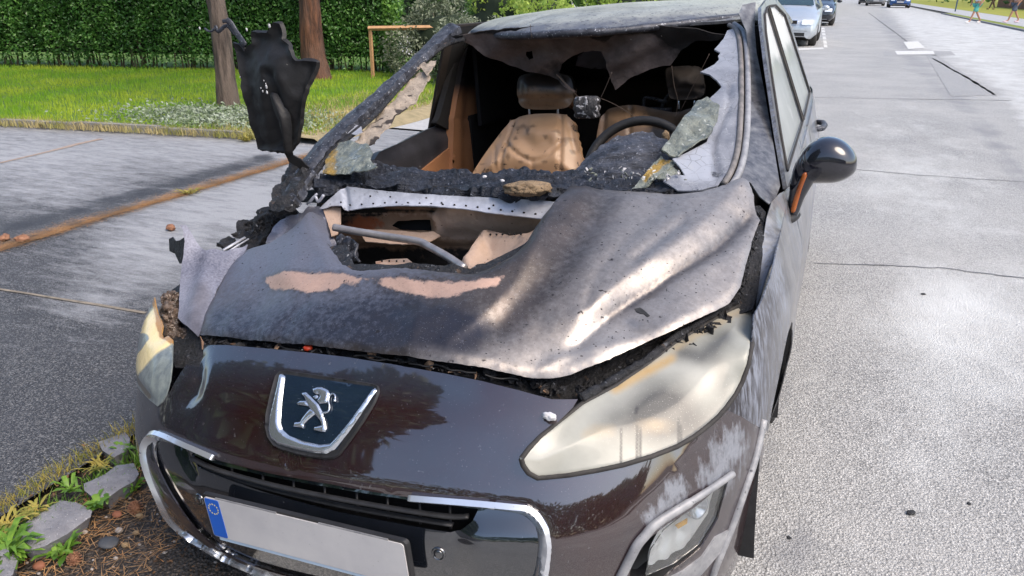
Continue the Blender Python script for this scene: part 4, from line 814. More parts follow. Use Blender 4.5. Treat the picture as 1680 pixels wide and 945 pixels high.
# remains of the laminated windscreen
gl = [(1193, 50), (1206, 46), (1212, 75), (1213, 130), (1212, 190), (1208, 240), (1198, 276), (1178, 304), (1150, 312), (1112, 312), (1098, 302), (1088, 296), (1097, 289), (1110, 286), (1124, 288), (1116, 275), (1103, 261), (1130, 249), (1160, 232), (1166, 214), (1170, 200), (1166, 180), (1160, 166), (1168, 158), (1178, 149), (1184, 142), (1176, 131), (1164, 122), (1149, 118), (1160, 113), (1172, 107), (1180, 98), (1178, 92), (1182, 87), (1177, 85), (1172, 82), (1180, 72), (1187, 63)]
WG = patch('windscreen_glass', WS, gl, m_glass_ash, CAR, 6, .005, (), lambda u, v, P: .01*fbm(P, 9, 3, 4)+.012*np.exp(-(dline(u, v, [(1196, 138), (1197, 170), (1172, 225), (1170, 250), (1180, 285)])/3.5)**2)*-1,
    lambda u, v, P: wmask(len(u), r=spoly(u, v, [(1100, 262), (1162, 232), (1172, 300), (1120, 296)], 8)*.95+.5*sm(150, 60, v), g=.9*np.exp(-((u-1174)/10.)**2-((v-286)/8.)**2)), .5, 3)
cr_px = [(1143, 170), (1158, 166), (1170, 174), (1180, 180), (1176, 200), (1166, 226), (1150, 235), (1130, 248), (1112, 260), (1098, 258), (1085, 250), (1092, 238), (1105, 222), (1118, 205), (1130, 188)]
patch('crumpled_glass', WS, cr_px, m_crumple, WG, 4, .005, (), lambda u, v, P: .045*fbm(P, 18, 4, 7)+.012, None, 1., 5)
patch('crumpled_glass', WS, [(1085, 250), (1100, 258), (1112, 260), (1100, 272), (1080, 286), (1060, 298), (1035, 304), (1042, 296), (1060, 280), (1072, 264)], m_crumple, WG, 4, .005, (), lambda u, v, P: .04*fbm(P, 20, 4, 8)-.01, lambda u, v, P: wmask(len(u), r=.9*np.exp(-(dline(u, v, [(1095, 255), (1060, 285)])/8)**2)), 1., 6)
patch('crumpled_glass', WS, [(1103, 266), (1118, 278), (1124, 288), (1110, 287), (1096, 290), (1078, 288)], m_crumple, WG, 4, .005, (), lambda u, v, P: .02*fbm(P, 20, 4, 2)-.012, None, .8, 7)
patch('glass_scrap', WS, [(545, 238), (575, 232), (603, 236), (612, 250), (607, 262), (618, 272), (600, 280), (560, 283), (530, 286), (536, 262)], m_crumple, WG, 5, .004, (), lambda u, v, P: .03*fbm(P, 22, 3, 9), lambda u, v, P: wmask(len(u), r=.6*sm(565, 545, u)), 1.2, 8)
patch('glass_scrap', WS, [(570, 208), (578, 203), (592, 206), (594, 216), (584, 221), (569, 219)], m_foil, WG, 4, .004, (), None, None, .5, 9)
patch('peeled_trim', WS, [(697, 110), (703, 116), (690, 140), (678, 158), (665, 163), (655, 174), (646, 184), (636, 200), (620, 212), (609, 228), (594, 234), (568, 242), (550, 250), (556, 240), (580, 222), (600, 196), (622, 176), (648, 150), (668, 128), (684, 112)], m_tan_rag, apl, 5, .004, (), lambda u, v, P: .03*fbm(P, 25, 3, 4)-.02, lambda u, v, P: wmask(len(u), r=.7*sm(.62, .7, vnoise(P*28))), 2.2, 10)
patch('peeled_trim', WS, [(676, 100), (690, 96), (700, 104), (716, 96), (712, 110), (700, 122), (690, 110), (682, 116)], m_tan_rag, apl, 4, .004, (), lambda u, v, P: .03*fbm(P, 30, 3, 1), lambda u, v, P: wmask(len(u), r=.4+0*u), 2.5, 11)

# hanging headlining
HL = Relief([(745, 62, {'y': 2.0}), (960, 46, {'y': 1.93}), (1190, 58, {'y': 2.0}), (940, 148, {'y': 2.05}), (1010, 145, {'y': 2.05}), (860, 112, {'y': 2.08}), (1100, 105, {'y': 2.06}), (960, 88, {'y': 2.02})])
hl_px = [(738, 62), (780, 55), (850, 44), (960, 41), (1060, 42), (1140, 46), (1192, 54), (1180, 62), (1160, 64), (1140, 68), (1118, 82), (1110, 92), (1100, 104), (1068, 113), (1040, 126), (1022, 138), (1010, 147), (1002, 136), (999, 118), (994, 100), (984, 88), (970, 86), (956, 87), (944, 92), (930, 98), (921, 106), (914, 122), (930, 134), (947, 152), (938, 148), (916, 133), (890, 121), (866, 116), (830, 108), (805, 98), (780, 82), (762, 70)]
patch('headlining', HL, hl_px, m_cloth, CAR, 6, .004, [[(862, 86), (872, 84), (876, 94), (868, 98), (861, 92)]], lambda u, v, P: .05*fbm(P*[1, 1, .6], 9, 3, 4)+.012*np.sin((u*.55+v*.9)*.10)*sm(50, 100, v), lambda u, v, P: wmask(len(u), r=.85*np.exp(-((v-50)/10.)**2)+.5*sm(1050, 1120, u)+.55*sm(.55, .7, vnoise(P*9))), 1.2, 3)
MS = empty('mirror_stub'); MS.parent = CAR; b = MB(); c = at(963, 176, y=1.72)
b.blob(c, (.050, .030, .044), .22, 2, 4, 3); q = np.array(b.V); q[:, 0] = c[0]+np.sign(q[:, 0]-c[0])*np.minimum(abs(q[:, 0]-c[0])*1.3, .047+.004*np.sin(q[:, 2]*300)); q[:, 2] = c[2]+np.sign(q[:, 2]-c[2])*np.minimum(abs(q[:, 2]-c[2])*1.3, .040); b.V = [tuple(p) for p in q]
b.build('charred_block', M('white_edged_char', (.014, .014, .016), (.05, .05, .055), 60, .5, bump=[(60, .9, .01)], speck=[(70, .57, (.40, .40, .42))], stretch=(2.5, 2.5, .6)), MS)
b = MB()
for pts in ([(913, 122), (930, 140), (950, 160)], [(1004, 118), (995, 140), (985, 162)], [(982, 160), (1010, 172), (1045, 194)], [(870, 40), (871, 52), (873, 62)], [(1102, 108), (1106, 140), (1112, 165), (1108, 195)], [(1164, 88), (1140, 135), (1115, 185)]): b.tube(crom([at(u, v, y=1.76) for u, v in pts], 4), .0011, 5)
tag(b.build('wires', m_wire, MS), kind='stuff')

# --- cabin: lining, seats, dashboard
CAB = empty('cabin'); CAB.parent = CAR
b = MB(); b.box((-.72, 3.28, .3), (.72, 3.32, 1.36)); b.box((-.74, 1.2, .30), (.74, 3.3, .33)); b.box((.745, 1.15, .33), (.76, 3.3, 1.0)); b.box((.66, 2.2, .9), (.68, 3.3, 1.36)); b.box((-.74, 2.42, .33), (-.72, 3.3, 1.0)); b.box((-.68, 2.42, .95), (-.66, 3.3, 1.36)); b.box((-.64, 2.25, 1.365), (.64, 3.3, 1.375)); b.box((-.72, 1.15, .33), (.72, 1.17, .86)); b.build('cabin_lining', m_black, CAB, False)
b = MB(); b.box((-.66, 2.85, .33), (.66, 3.27, .62), .05); b.box((-.66, 3.08, .6), (.66, 3.26, 1.10), .05); b.build('rear_seat', m_inner, CAB)
def seat(back, head, ya, soot, hsoot, posts, lab, seams):
    S = empty('seat'); S.parent = CAR; S['label'] = lab
    c = np.array(back, float); v0, v1 = c[:, 1].min(), c[:, 1].max()
    R = Relief([(c[:, 0].min(), v0, {'y': ya+.14}), (c[:, 0].max(), v0, {'y': ya+.14}), (c[:, 0].min(), v1, {'y': ya}), (c[:, 0].max(), v1, {'y': ya})])
    def dsp(u, v, P):
        g = .05*sm(0, 40, dline(u, v, back, True))
        for pl, w, a in seams: g = g+a*np.exp(-(dline(u, v, crom(pl, 4))/w)**2)
        return g+.006*fbm(P, 12, 3)
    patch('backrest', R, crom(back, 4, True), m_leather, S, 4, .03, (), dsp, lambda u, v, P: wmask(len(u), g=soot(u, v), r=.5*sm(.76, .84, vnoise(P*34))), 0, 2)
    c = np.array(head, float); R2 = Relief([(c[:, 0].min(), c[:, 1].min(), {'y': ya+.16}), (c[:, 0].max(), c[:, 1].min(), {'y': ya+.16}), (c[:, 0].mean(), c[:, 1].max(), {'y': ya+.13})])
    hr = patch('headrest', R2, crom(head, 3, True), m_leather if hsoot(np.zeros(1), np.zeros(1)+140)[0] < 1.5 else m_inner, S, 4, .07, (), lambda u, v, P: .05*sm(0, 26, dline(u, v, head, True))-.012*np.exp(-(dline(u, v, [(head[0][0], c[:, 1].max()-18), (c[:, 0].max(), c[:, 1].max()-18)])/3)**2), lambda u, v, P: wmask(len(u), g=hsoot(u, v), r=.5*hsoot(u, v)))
    for x, y in posts: b = MB(); b.tube([R2(x, y-12)[0]+[0, .02, 0], R2(x, y+12)[0]+[0, .02, 0]], .006, 8); b.build('headrest_post', m_chrome, hr)
    lo = at(c[:, 0].mean(), v1, y=ya)
    b = MB(); b.box((lo[0]-.25, ya-.50, .36), (lo[0]+.25, ya+.02, .56), .05); b.build('seat_cushion', m_leather, S)
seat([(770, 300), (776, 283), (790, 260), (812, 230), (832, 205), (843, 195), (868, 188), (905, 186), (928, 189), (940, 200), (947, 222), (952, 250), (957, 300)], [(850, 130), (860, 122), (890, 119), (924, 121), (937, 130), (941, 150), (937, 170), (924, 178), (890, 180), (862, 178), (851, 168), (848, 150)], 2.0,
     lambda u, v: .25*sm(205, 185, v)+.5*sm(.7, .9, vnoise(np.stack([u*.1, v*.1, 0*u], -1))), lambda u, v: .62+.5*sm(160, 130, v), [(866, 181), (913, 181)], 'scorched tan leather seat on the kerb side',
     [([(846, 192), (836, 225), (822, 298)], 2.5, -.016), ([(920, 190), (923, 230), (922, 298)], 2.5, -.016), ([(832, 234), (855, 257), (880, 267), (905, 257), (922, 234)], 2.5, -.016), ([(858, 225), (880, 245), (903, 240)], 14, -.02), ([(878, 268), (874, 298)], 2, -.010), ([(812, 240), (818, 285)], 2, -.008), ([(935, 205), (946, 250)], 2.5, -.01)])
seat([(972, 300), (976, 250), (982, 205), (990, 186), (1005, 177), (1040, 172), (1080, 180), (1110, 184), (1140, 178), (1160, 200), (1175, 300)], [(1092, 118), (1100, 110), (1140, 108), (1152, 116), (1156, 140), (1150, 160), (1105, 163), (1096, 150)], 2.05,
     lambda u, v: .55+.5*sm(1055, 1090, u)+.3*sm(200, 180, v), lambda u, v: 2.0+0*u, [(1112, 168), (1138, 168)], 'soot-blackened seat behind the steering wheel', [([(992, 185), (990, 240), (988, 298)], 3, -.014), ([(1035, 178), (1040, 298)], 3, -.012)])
b = MB()
for pts, r in (([(1056, 188), (1056, 168), (1062, 160), (1095, 168)], .008), ([(1056, 178), (1102, 180)], .010), ([(1085, 178), (1092, 160), (1104, 150)], .007)): b.tube(crom([at(u, v, y=2.35) for u, v in pts], 3), r, 6)
b.build('seat_frame', m_pillar, CAB)
lavender = Relief([(944, 92, {'y': 3.1}), (1000, 92, {'y': 3.1}), (970, 116, {'y': 3.1})])
patch('rear_light_gap', lavender, [(944, 108), (948, 92), (960, 84), (985, 84), (996, 94), (1000, 114), (970, 113)], M('smoky_rear_screen', (.20, .17, .27), (.10, .09, .14), 6, .3), CAB, 5, .004)
DA = Relief([(520, 300, {'y': 1.0}), (720, 320, {'y': .985}), (900, 316, {'y': .94}), (530, 280, {'y': 1.12}), (720, 282, {'y': 1.22}), (945, 288, {'y': 1.12}), (1090, 300, {'y': 1.05}), (1090, 312, {'y': .98})])
da_px = [(512, 304), (528, 288), (552, 281), (590, 276), (615, 273), (650, 277), (690, 280), (730, 285), (770, 284), (800, 290), (826, 283), (850, 280), (880, 284), (905, 287), (935, 284), (960, 290), (1000, 295), (1050, 297), (1100, 300), (1110, 310), (1060, 314), (1000, 313), (950, 306), (910, 314), (870, 317), (820, 316), (760, 313), (700, 310), (640, 306), (590, 303), (560, 302), (530, 305)]
dash = patch('dashboard', DA, da_px, m_dash, CAR, 4, .03, (), lambda u, v, P: -.008+.050*fbm(P*[.45, 1.2, 2.2], 13, 4, 3)+.020*fbm(P*[.35, 1, 1.6], 45, 3, 6)+.012+.008*np.sin(v*.9+u*.03+9*fbm(P, 5)), lambda u, v, P: wmask(len(u)), 1.6, 4)
b = MB(); b.add([(-.70, 1.05, .93), (.70, 1.05, .93), (.66, 1.5, .90), (-.70, 1.5, .88), (-.70, 1.5, .55), (.66, 1.5, .55), (-.70, 1.0, .90), (.70, 1.0, .90)], [(0, 1, 2, 3), (3, 2, 5, 4), (6, 7, 1, 0)]); b.build('dash_underside', m_char, dash, False)
BI = Relief([(935, 296, {'y': 1.16}), (1110, 296, {'y': 1.16}), (1045, 215, {'y': 1.42}), (960, 255, {'y': 1.26}), (1100, 240, {'y': 1.36}), (1030, 270, {'y': 1.20})])
bi_px = [(936, 298), (944, 280), (955, 264), (970, 250), (985, 240), (1005, 228), (1025, 220), (1045, 217), (1070, 219), (1090, 225), (1104, 238), (1110, 256), (1106, 280), (1090, 298), (1020, 303)]
patch('burnt_binnacle', BI, bi_px, m_binn, CAR, 4, .02, (), lambda u, v, P: .05*sm(0, 50, dline(u, v, bi_px, True))+.022*fbm(P, 30, 4, 5)+.005*np.sin(np.hypot((u-1040)*.45, v-330)*.62+3*fbm(P, 7))*sm(960, 1010, u), None, 1.2, 6)
st = empty('steering_wheel'); st.parent = CAR; tilt = math.radians(28); C0 = at(1056, 196, y=1.6)-np.array([0, .19*math.sin(tilt)*1.0, .19*math.cos(tilt)])
pc = lambda r, a, h=0: C0+np.array([r*math.cos(a), r*math.sin(a)*math.sin(tilt)-h*math.cos(tilt), r*math.sin(a)*math.cos(tilt)+h*math.sin(tilt)])
b = MB(); b.tube([pc(.186, 2*math.pi*k/48) for k in range(49)], .0165, 12, None, False); b.build('wheel_rim', m_panel, st)
b = MB(); b.lathe([(0, .02), (.05, .018), (.07, 0), (.07, -.04)], 20, Matrix.Translation(Vector(C0)) @ Matrix.Rotation(math.pi/2-tilt, 4, 'X')); b.build('hub', m_char, st)
for a in (0.1, 3.04, 4.7): b = MB(); b.tube([pc(.05, a), pc(.18, a)], [.02, .013], 8); b.build('spoke', m_char, st)
b = MB(); b.blob(at(1092, 224, y=1.5), (.014, .012, .02), .4, 1, 3); b.build('melted_stalk', m_brown, st)
b = MB(); b.blob(DA(872, 312)[0]+[0, -.03, .012], (.075, .045, .022), .35, 3, 4, 2.5); b.build('foam_chunk', m_brown, CAR)
# kerb-side door seen through the screen, B-pillar
XP = lambda x: (lambda u, v: at(np.ravel(u), np.ravel(v), x=x))
patch('b_pillar', XP(-.735), [(738, 290), (741, 196), (747, 160), (756, 112), (764, 78), (790, 82), (796, 130), (792, 200), (790, 240), (786, 290)], m_trimtan, CAR, 5, .04, (), lambda u, v, P: .012*sm(0, 12, dline(u, v, [(762, 290), (764, 190), (775, 80)]))-.01*np.exp(-((v-194)/1.6)**2), lambda u, v, P: wmask(len(u), r=1.15*sm(178, 120, v)+.35*sm(770, 790, u)))
patch('door_frame', XP(-.75), [(716, 202), (722, 190), (733, 150), (746, 102), (756, 70), (768, 72), (760, 110), (748, 160), (742, 196), (741, 215)], m_black, CAR, 5, .03)
patch('door_armrest', XP(-.78), [(606, 274), (622, 250), (660, 233), (700, 213), (738, 198), (744, 240), (716, 262), (690, 290), (640, 292)], M('black_door_leather', (.022, .022, .026), (.035, .035, .042), 8, .42, bump=[(160, .2, .002)], speck=[(60, .73, (.25, .25, .24))]), CAR, 6, .04, (), lambda u, v, P: .03*sm(0, 26, dline(u, v, [(606, 274), (622, 250), (700, 213), (738, 198)])))
patch('door_card', XP(-.74), [(676, 296), (692, 280), (716, 260), (744, 238), (746, 296)], m_trimtan, CAR, 5, .02, (), None, lambda u, v, P: wmask(len(u)))

# --- door mirror
MI = empty('door_mirror'); MI.parent = CAR
b = MB(); c = at(1356, 262, y=1.27); U, Vn = 30, 20; V = []
for i in range(Vn+1):
    ph = -math.pi/2+math.pi*i/Vn
    for k in range(U):
        a = 2*math.pi*k/U; cx, cy, cz = math.cos(ph)*math.cos(a), math.cos(ph)*math.sin(a), math.sin(ph)
        s = lambda t, e: math.copysign(abs(t)**e, t)
        x, y, z = .082*s(cx, .85), .070*s(cy, .9), .066*s(cz, .85)
        z *= 1-.20*(x/.082 > 0)*(x/.082)**2; z -= .012*(x/.082)**2; 
        if y > 0: y *= .25
        if x < 0: z -= .018*(x/.082)**2
        V.append((c[0]+x, c[1]+y, c[2]+z))
b.add(V, [(i*U+k, i*U+(k+1) % U, (i+1)*U+(k+1) % U, (i+1)*U+k) for i in range(Vn) for k in range(U)]); b.build('mirror_shell', m_mirror, MI)
b = MB(); b.tube(crom([at(1300, 356, y=1.25), at(1304, 335, y=1.25), at(1312, 308, y=1.25), at(1324, 280, y=1.25), at(1340, 262, y=1.255)], 5), [.012, .014, .016, .018, .019, .020, .021, .022, .024, .026, .028, .03, .032, .034, .036, .038, .04, .042, .044, .044, .04], 12, ((0, 1, 0), 1.)); b.build('mirror_stalk', m_mirror, MI)
b = MB(); b.tube(crom([at(1300, 349, y=1.232), at(1306, 328, y=1.228), at(1313, 306, y=1.222), at(1322, 283, y=1.212)], 4), [.0035]+[.0075]*5+[.0072]*6+[.003], 8, ((0, 1, 0), .9)); b.build('indicator', m_orange, MI)
b = MB(); b.lathe([(0, 0), (.062, 0)], 28, Matrix.Translation(Vector(c)+Vector((0, .02, 0))) @ Matrix.Rotation(-math.pi/2, 4, 'X') @ Matrix.Diagonal((1.2, .9, 1, 1))); b.build('mirror_glass', m_chrome, MI)
tri = MB(); tri.tube(crom([at(1288, 362, y=1.22), at(1299, 358, y=1.24), at(1306, 352, y=1.28)], 4), .014, 8); tri.build('mirror_foot', m_matplastic, MI)

# --- charred panel bent upright on its strap, kerb side
UP = Relief([(388, 70, {'y': 1.07}), (525, 102, {'y': .99}), (433, 240, {'y': 1.06}), (495, 235, {'y': 1.01}), (455, 150, {'y': .99})])
up_px = [(387, 70), (396, 74), (404, 84), (411, 76), (418, 72), (416, 62), (418, 52), (428, 55), (443, 55), (449, 45), (454, 38), (462, 39), (466, 50), (467, 65), (476, 72), (482, 82), (488, 96), (493, 102), (508, 101), (525, 102), (518, 120), (510, 137), (504, 158), (500, 176), (497, 205), (495, 230), (490, 238), (483, 244), (470, 241), (452, 240), (436, 239), (433, 228), (427, 217), (420, 198), (413, 180), (406, 152), (400, 127), (393, 98)]
up = patch('charred_panel', UP, up_px, m_panel, CAR, 5, .013, (), lambda u, v, P: .03*np.exp(-((u-455)/40.)**2)*sm(60, 120, v)-.025*spoly(u, v, [(443, 118), (458, 118), (470, 180), (480, 236), (462, 236), (448, 160)], 9)+.012*fbm(P, 8)+.012*np.exp(-(dline(u, v, up_px, True)/4)**2)+.022*fbm(P, 16, 4, 8)+.006*fbm(P, 60, 2, 1), None, 1.7, 5)
up['label'] = 'charred black sheet bent upright on a twisted strap'
STR = Relief([(440, 130, {'y': .99}), (455, 190, {'y': .95}), (470, 240, {'y': .97}), (500, 285, {'y': 1.02}), (475, 180, {'y': .96})])
patch('twisted_strap', STR, [(440, 150), (452, 152), (464, 170), (474, 190), (477, 210), (478, 235), (480, 258), (492, 264), (506, 278), (500, 288), (486, 276), (472, 268), (466, 254), (463, 225), (456, 205), (448, 186), (443, 168)], m_panel, up, 4, .005, (), lambda u, v, P: .015*np.exp(-(dline(u, v, [(446, 155), (462, 195), (470, 250)])/5)**2)-.01, None, .5, 5)
b = MB(); b.tube(crom([at(365, 35, y=1.06), at(376, 36, y=1.06), at(388, 54, y=1.06), at(402, 74, y=1.04)], 5), [.006]*4+[.012]*12, 8, ((0, 1, 0), .3)); b.tube(crom([at(353, 42, y=1.07), at(358, 52, y=1.07), at(372, 42, y=1.07), at(384, 56, y=1.07)], 4), .007, 6, ((0, 1, 0), .4)); b.tube(crom([at(336, 47, y=1.08), at(345, 52, y=1.07), at(354, 46, y=1.07)], 4), .004, 6); b.build('bent_bracket', m_pillar, up)
b = MB()
for k, (u, v, r) in enumerate([(447, 141, .005), (443, 131, .002), (438, 143, .0025), (441, 148, .003), (415, 48, .004), (338, 46, .004), (452, 42, .005), (448, 150, .004), (446, 136, .002), (404, 125, .002)]): b.blob(UP(u, v)[0]+[0, -.03, 0], (r, r*.5, r*1.5), .4, k, 2)
tag(b.build('ash_crumbs', m_flake, up), kind='stuff')
# charred lumps at the far front corner of the bonnet
CD = Relief([(360, 400, {'y': .86}), (400, 375, {'y': .97}), (440, 345, {'y': 1.03}), (478, 335, {'y': 1.04}), (450, 375, {'y': .97}), (405, 408, {'y': .87})])
patch('charred_debris', CD, [(386, 378), (388, 366), (402, 356), (420, 352), (436, 343), (450, 338), (462, 326), (484, 334), (486, 352), (468, 362), (446, 376), (430, 396), (410, 410), (392, 410), (398, 394)], m_char, CAR, 3.5, .02, (), lambda u, v, P: .09*fbm(P, 18, 4, 6)+.02*fbm(P, 60, 3, 2), None, 3., 8)
patch('charred_fragment', CD, [(356, 400), (362, 392), (376, 387), (386, 392), (382, 401), (368, 405)], m_char, CAR, 3, .012, (), lambda u, v, P: .03*fbm(P, 40, 3, 6), None, 1.5, 9)
b = MB()
for k in range(26):
    t = rng.random(); b.shard(CD(395+80*t+rng.uniform(-12, 12), 392-50*t+rng.uniform(-12, 12))[0]+[0, -.03, .01], rng.uniform(.006, .017), k)
tag(b.build('charred_scraps', m_char, CAR, False), kind='stuff')
b = MB(); b.tube([at(366, 411, y=.80), at(402, 390, y=.90)], .005, 6); b.tube([at(372, 414, y=.80), at(408, 392, y=.89)], .003, 6); b.build('bare_metal_stick', m_foil, CAR)
b = MB(); b.tube(crom([at(508, 332, y=.95), at(517, 322, y=.95), at(522, 331, y=.95), at(531, 320, y=.95)], 4), .005, 6); b.tube(crom([at(504, 335, y=.95), at(520, 318, y=.95)], 3), .004, 6); b.build('melted_curl', m_foil, CAR)

# ------------------------------------------------------------------ the street: ground, road, pavements (world coordinates from here on)
def ground_mat(name, cols, stone, bumpd, big, ash=None, dark=None, stretch=None, speckw=.5):
    b = NB(name); v = b.n('ShaderNodeTexVoronoi', feature='F1'); v.inputs['Scale'].default_value = stone; b.l(b.co(), v.inputs['Vector'])
    sp = b.n('ShaderNodeSeparateColor'); b.l(v.outputs['Color'], sp.inputs[0])
    st = b.ramp(sp.outputs[0], [(0., cols[0]), (.55, cols[1]), (.9, cols[2])])
    v2 = b.n('ShaderNodeTexVoronoi', feature='F1'); v2.inputs['Scale'].default_value = stone*2.7; b.l(b.co(), v2.inputs['Vector'])
    s2 = b.n('ShaderNodeSeparateColor'); b.l(v2.outputs['Color'], s2.inputs[0]); st2 = b.ramp(s2.outputs[0], [(0., cols[0]), (.6, cols[1]), (1., cols[2])])
    col = b.mix(speckw, st, st2); col = b.mix(b.ramp(v.outputs['Distance'], [(.42, 0.), (.80, .75)]), col, cols[0])
    col = b.mix(b.math('MULTIPLY', b.ramp(b.noise(big, 5, .6, stretch), [(.35, 0.), (.68, 1.)]), .45), col, cols[3])
    if ash:
        k = b.math('ADD', b.attr('r'), b.math('MULTIPLY', b.math('SUBTRACT', b.noise(ash[1], 7, .74, ash[2], 3), .5), 1.25)); k = b.ramp(k, [(.28, 0.), (.85, .85)]); col = b.mix(k, col, ash[0])
    if dark:
        k = b.math('ADD', b.attr('g'), b.math('MULTIPLY', b.math('SUBTRACT', b.noise(dark[1], 6, .65, None, 8), .5), .9)); k = b.ramp(k, [(.40, 0.), (.66, .9)]); col = b.mix(k, col, dark[0])
    h = b.bump(v.outputs['Distance'], .95, bumpd); h = b.bump(v2.outputs['Distance'], .5, bumpd*.5, h); h = b.bump(b.noise(6, 4, .6), .25, .02, h)
    b.set(color=col, rough=.62, normal=h, spec=.45); return b.m
m_road = ground_mat('worn_pale_asphalt', [(.12, .12, .12), (.40, .395, .38), (.70, .69, .665), (.52, .51, .485)], 150, .0045, .8, ash=((.66, .67, .655), 2.2, (1, .6, 1)), dark=((.24, .24, .245), 1.6))  # the ash layer here lays on the painted road glow
m_pave = ground_mat('dark_pavement_asphalt', [(.015, .015, .018), (.042, .043, .050), (.33, .33, .33), (.062, .064, .073)], 150, .004, 2.2, ash=((.40, .41, .43), 9, (.5, 1.7, 1)), dark=((.035, .036, .042), 5), speckw=.6)
m_conc = ground_mat('pale_concrete', [(.30, .30, .30), (.40, .40, .40), (.52, .52, .51), (.46, .46, .45)], 160, .003, 1.6, ash=((.52, .52, .52), 4, (1, 2, 1)), dark=((.22, .215, .20), 3))
m_kerb = M('weathered_granite', (.17, .17, .19), (.25, .25, .27), 14, .8, bump=[(40, .6, .01), (170, .6, .004)], speck=[(120, .66, (.12, .12, .13)), (240, .68, (.55, .55, .55))])
m_soil = ground_mat('needle_strewn_soil', [(.012, .011, .010), (.034, .028, .024), (.17, .14, .12), (.030, .023, .019)], 110, .008, 6)
m_grassbase = M('lawn_soil', (.075, .15, .018), (.12, .20, .028), 3, .9, bump=[(60, .6, .02)], layers=[('r', (.36, .30, .16), 3, .8, None), ('g', (.22, .25, .16), 9, .7, None)])
m_kerbline = M('mossy_concrete_edging', (.27, .265, .25), (.19, .185, .17), 9, .85, bump=[(60, .5, .006)], speck=[(50, .68, (.10, .09, .06))])
m_white_paint = M('worn_white_paint', (.64, .64, .62), (.52, .52, .50), 12, .7, bump=[(110, .4, .003)], speck=[(40, .62, (.34, .34, .34))])
m_patch = ground_mat('dark_road_patch', [(.2, .2, .2), (.34, .34, .335), (.58, .57, .56), (.40, .395, .385)], 130, .006, 1.)
m_crack = M('tar_crack', (.11, .11, .112), (.17, .17, .17), 8, .8)
def sheet(name, xs, ys, z, m, kind='structure', wear=None, inside=None, bump=0):
    X, Y = np.meshgrid(xs, ys); n, k = X.shape; V = np.stack([X.ravel(), Y.ravel(), np.full(n*k, z)], -1)
    if bump: V[:, 2] += bump*fbm(V, 3, 4, 2)
    F = [(i*k+j, i*k+j+1, (i+1)*k+j+1, (i+1)*k+j) for i in range(n-1) for j in range(k-1)]
    if inside is not None:
        c = V[np.array(F)].mean(1); ok = inside(c[:, 0], c[:, 1]); F = [f for f, q in zip(F, ok) if q]
    return tag(mesh_obj(name, V, F, m, None, True, wear(V) if wear else None), kind=kind)
def poly_sheet(name, poly, z, m, kind='structure'):
    poly = np.asarray(poly, float); r = delaunay_2d_cdt([Vector(p) for p in poly[:, :2]], [], [list(range(len(poly)))], 1, 1e-7)
    return tag(mesh_obj(name, [(p[0], p[1], z) for p in r[0]], [tuple(f) for f in r[2]], m, None, False), kind=kind)
m_earth = M('bare_ground', (.085, .085, .08), (.06, .065, .05), .5, .9)
poly_sheet('ground', [(-900, -900), (900, -900), (900, 900), (-900, 900)], -.012, m_earth)
def road_wear_glow(V):
    u, v = px(V, True).T; ok = (V-CAMW) @ WF > .3
    r = np.where(ok, .12+.46*np.exp(-((u-1580)/170.)**2-((v-620)/150.)**2)+.34*np.exp(-((u-1500)/140.)**2-((v-300)/110.)**2)+.45*spoly(u, v, [(1440, 0), (1500, 70), (1640, 150), (1700, 220), (1700, 40), (1560, 22)], 20)+.45*np.exp(-((u-1600)/120.)**2-((v-500)/60.)**2), .3)  # bright glow on the right and far road, painted through this mask
    g = np.where(ok, .45*np.exp(-(dline(u, v, [(1300, 900), (1270, 700), (1340, 480)])/45)**2)+.55*np.exp(-(dline(u, v, [(1450, 30), (1500, 100), (1600, 190), (1680, 300)])/32)**2)+.35*np.exp(-((u-1620)/60.)**2-((v-345)/30.)**2)+.4*np.exp(-((v-920)/60.)**2), .1)
    return wmask(len(V), r=np.nan_to_num(r), g=np.nan_to_num(g))
ys = np.concatenate([np.arange(-30, -2, 2.), np.arange(-2, 6, .12), np.arange(6, 20, .5), np.arange(20, 60, 2.), np.arange(60, 420, 20.)])
xs_r = np.concatenate([np.arange(-1.06, 4, .12), np.arange(4, 8.31, .4), [8.3]])
sheet('road', xs_r, ys, 0., m_road, wear=road_wear_glow)
def pave_wear(V):
    u, v = px(V, True).T
    x, y = V[:, 0], V[:, 1]
    r = .62*np.exp(-((u-420)/150.)**2-((v-330)/70.)**2)+.50*np.exp(-((u-240)/120.)**2-((v-410)/75.)**2)+.45*np.exp(-((u-60)/160.)**2-((v-300)/50.)**2)+.44*sm(300, 240, v)+.36*np.exp(-((u-140)/60.)**2-((v-500)/30.)**2)+.22
    r = r-.35*np.exp(-(dline(u, v, [(0, 395), (250, 318), (440, 262)])/16)**2)-.30*sm(560, 660, v)
    g = .5*np.exp(-((u-60)/50.)**2-((v-735)/20.)**2)+.6*np.exp(-(dline(u, v, [(0, 380), (250, 312), (440, 258)])/15)**2)+.45*np.exp(-((u-40)/90.)**2-((v-520)/30.)**2)
    return wmask(len(V), r=np.where(y < -.8, .1, r), g=np.where(y < -.8, .1, g))
KERB_A, KERB_B = np.array([-7.4, 4.37]), np.array([-4.38, 4.92])
kl = lambda x: KERB_A[1]+(x-KERB_A[0])*(KERB_B[1]-KERB_A[1])/(KERB_B[0]-KERB_A[0])
PZ = .05
sheet('pavement', np.concatenate([np.arange(-30, -8, 1.), np.arange(-8, -1.07, .07)]), np.concatenate([np.arange(-20, -1, 1.), np.arange(-1, 6.2, .07)]), PZ, m_pave, wear=pave_wear, inside=lambda x, y: (y < kl(x)+.3) | (x > -4.5))
sheet('street_pavement', np.arange(-3.75, -1.14, .2), np.arange(6.05, 90, .6), PZ, m_conc, wear=lambda V: wmask(len(V), r=.6+0*V[:, 0], g=.2+0*V[:, 0]))
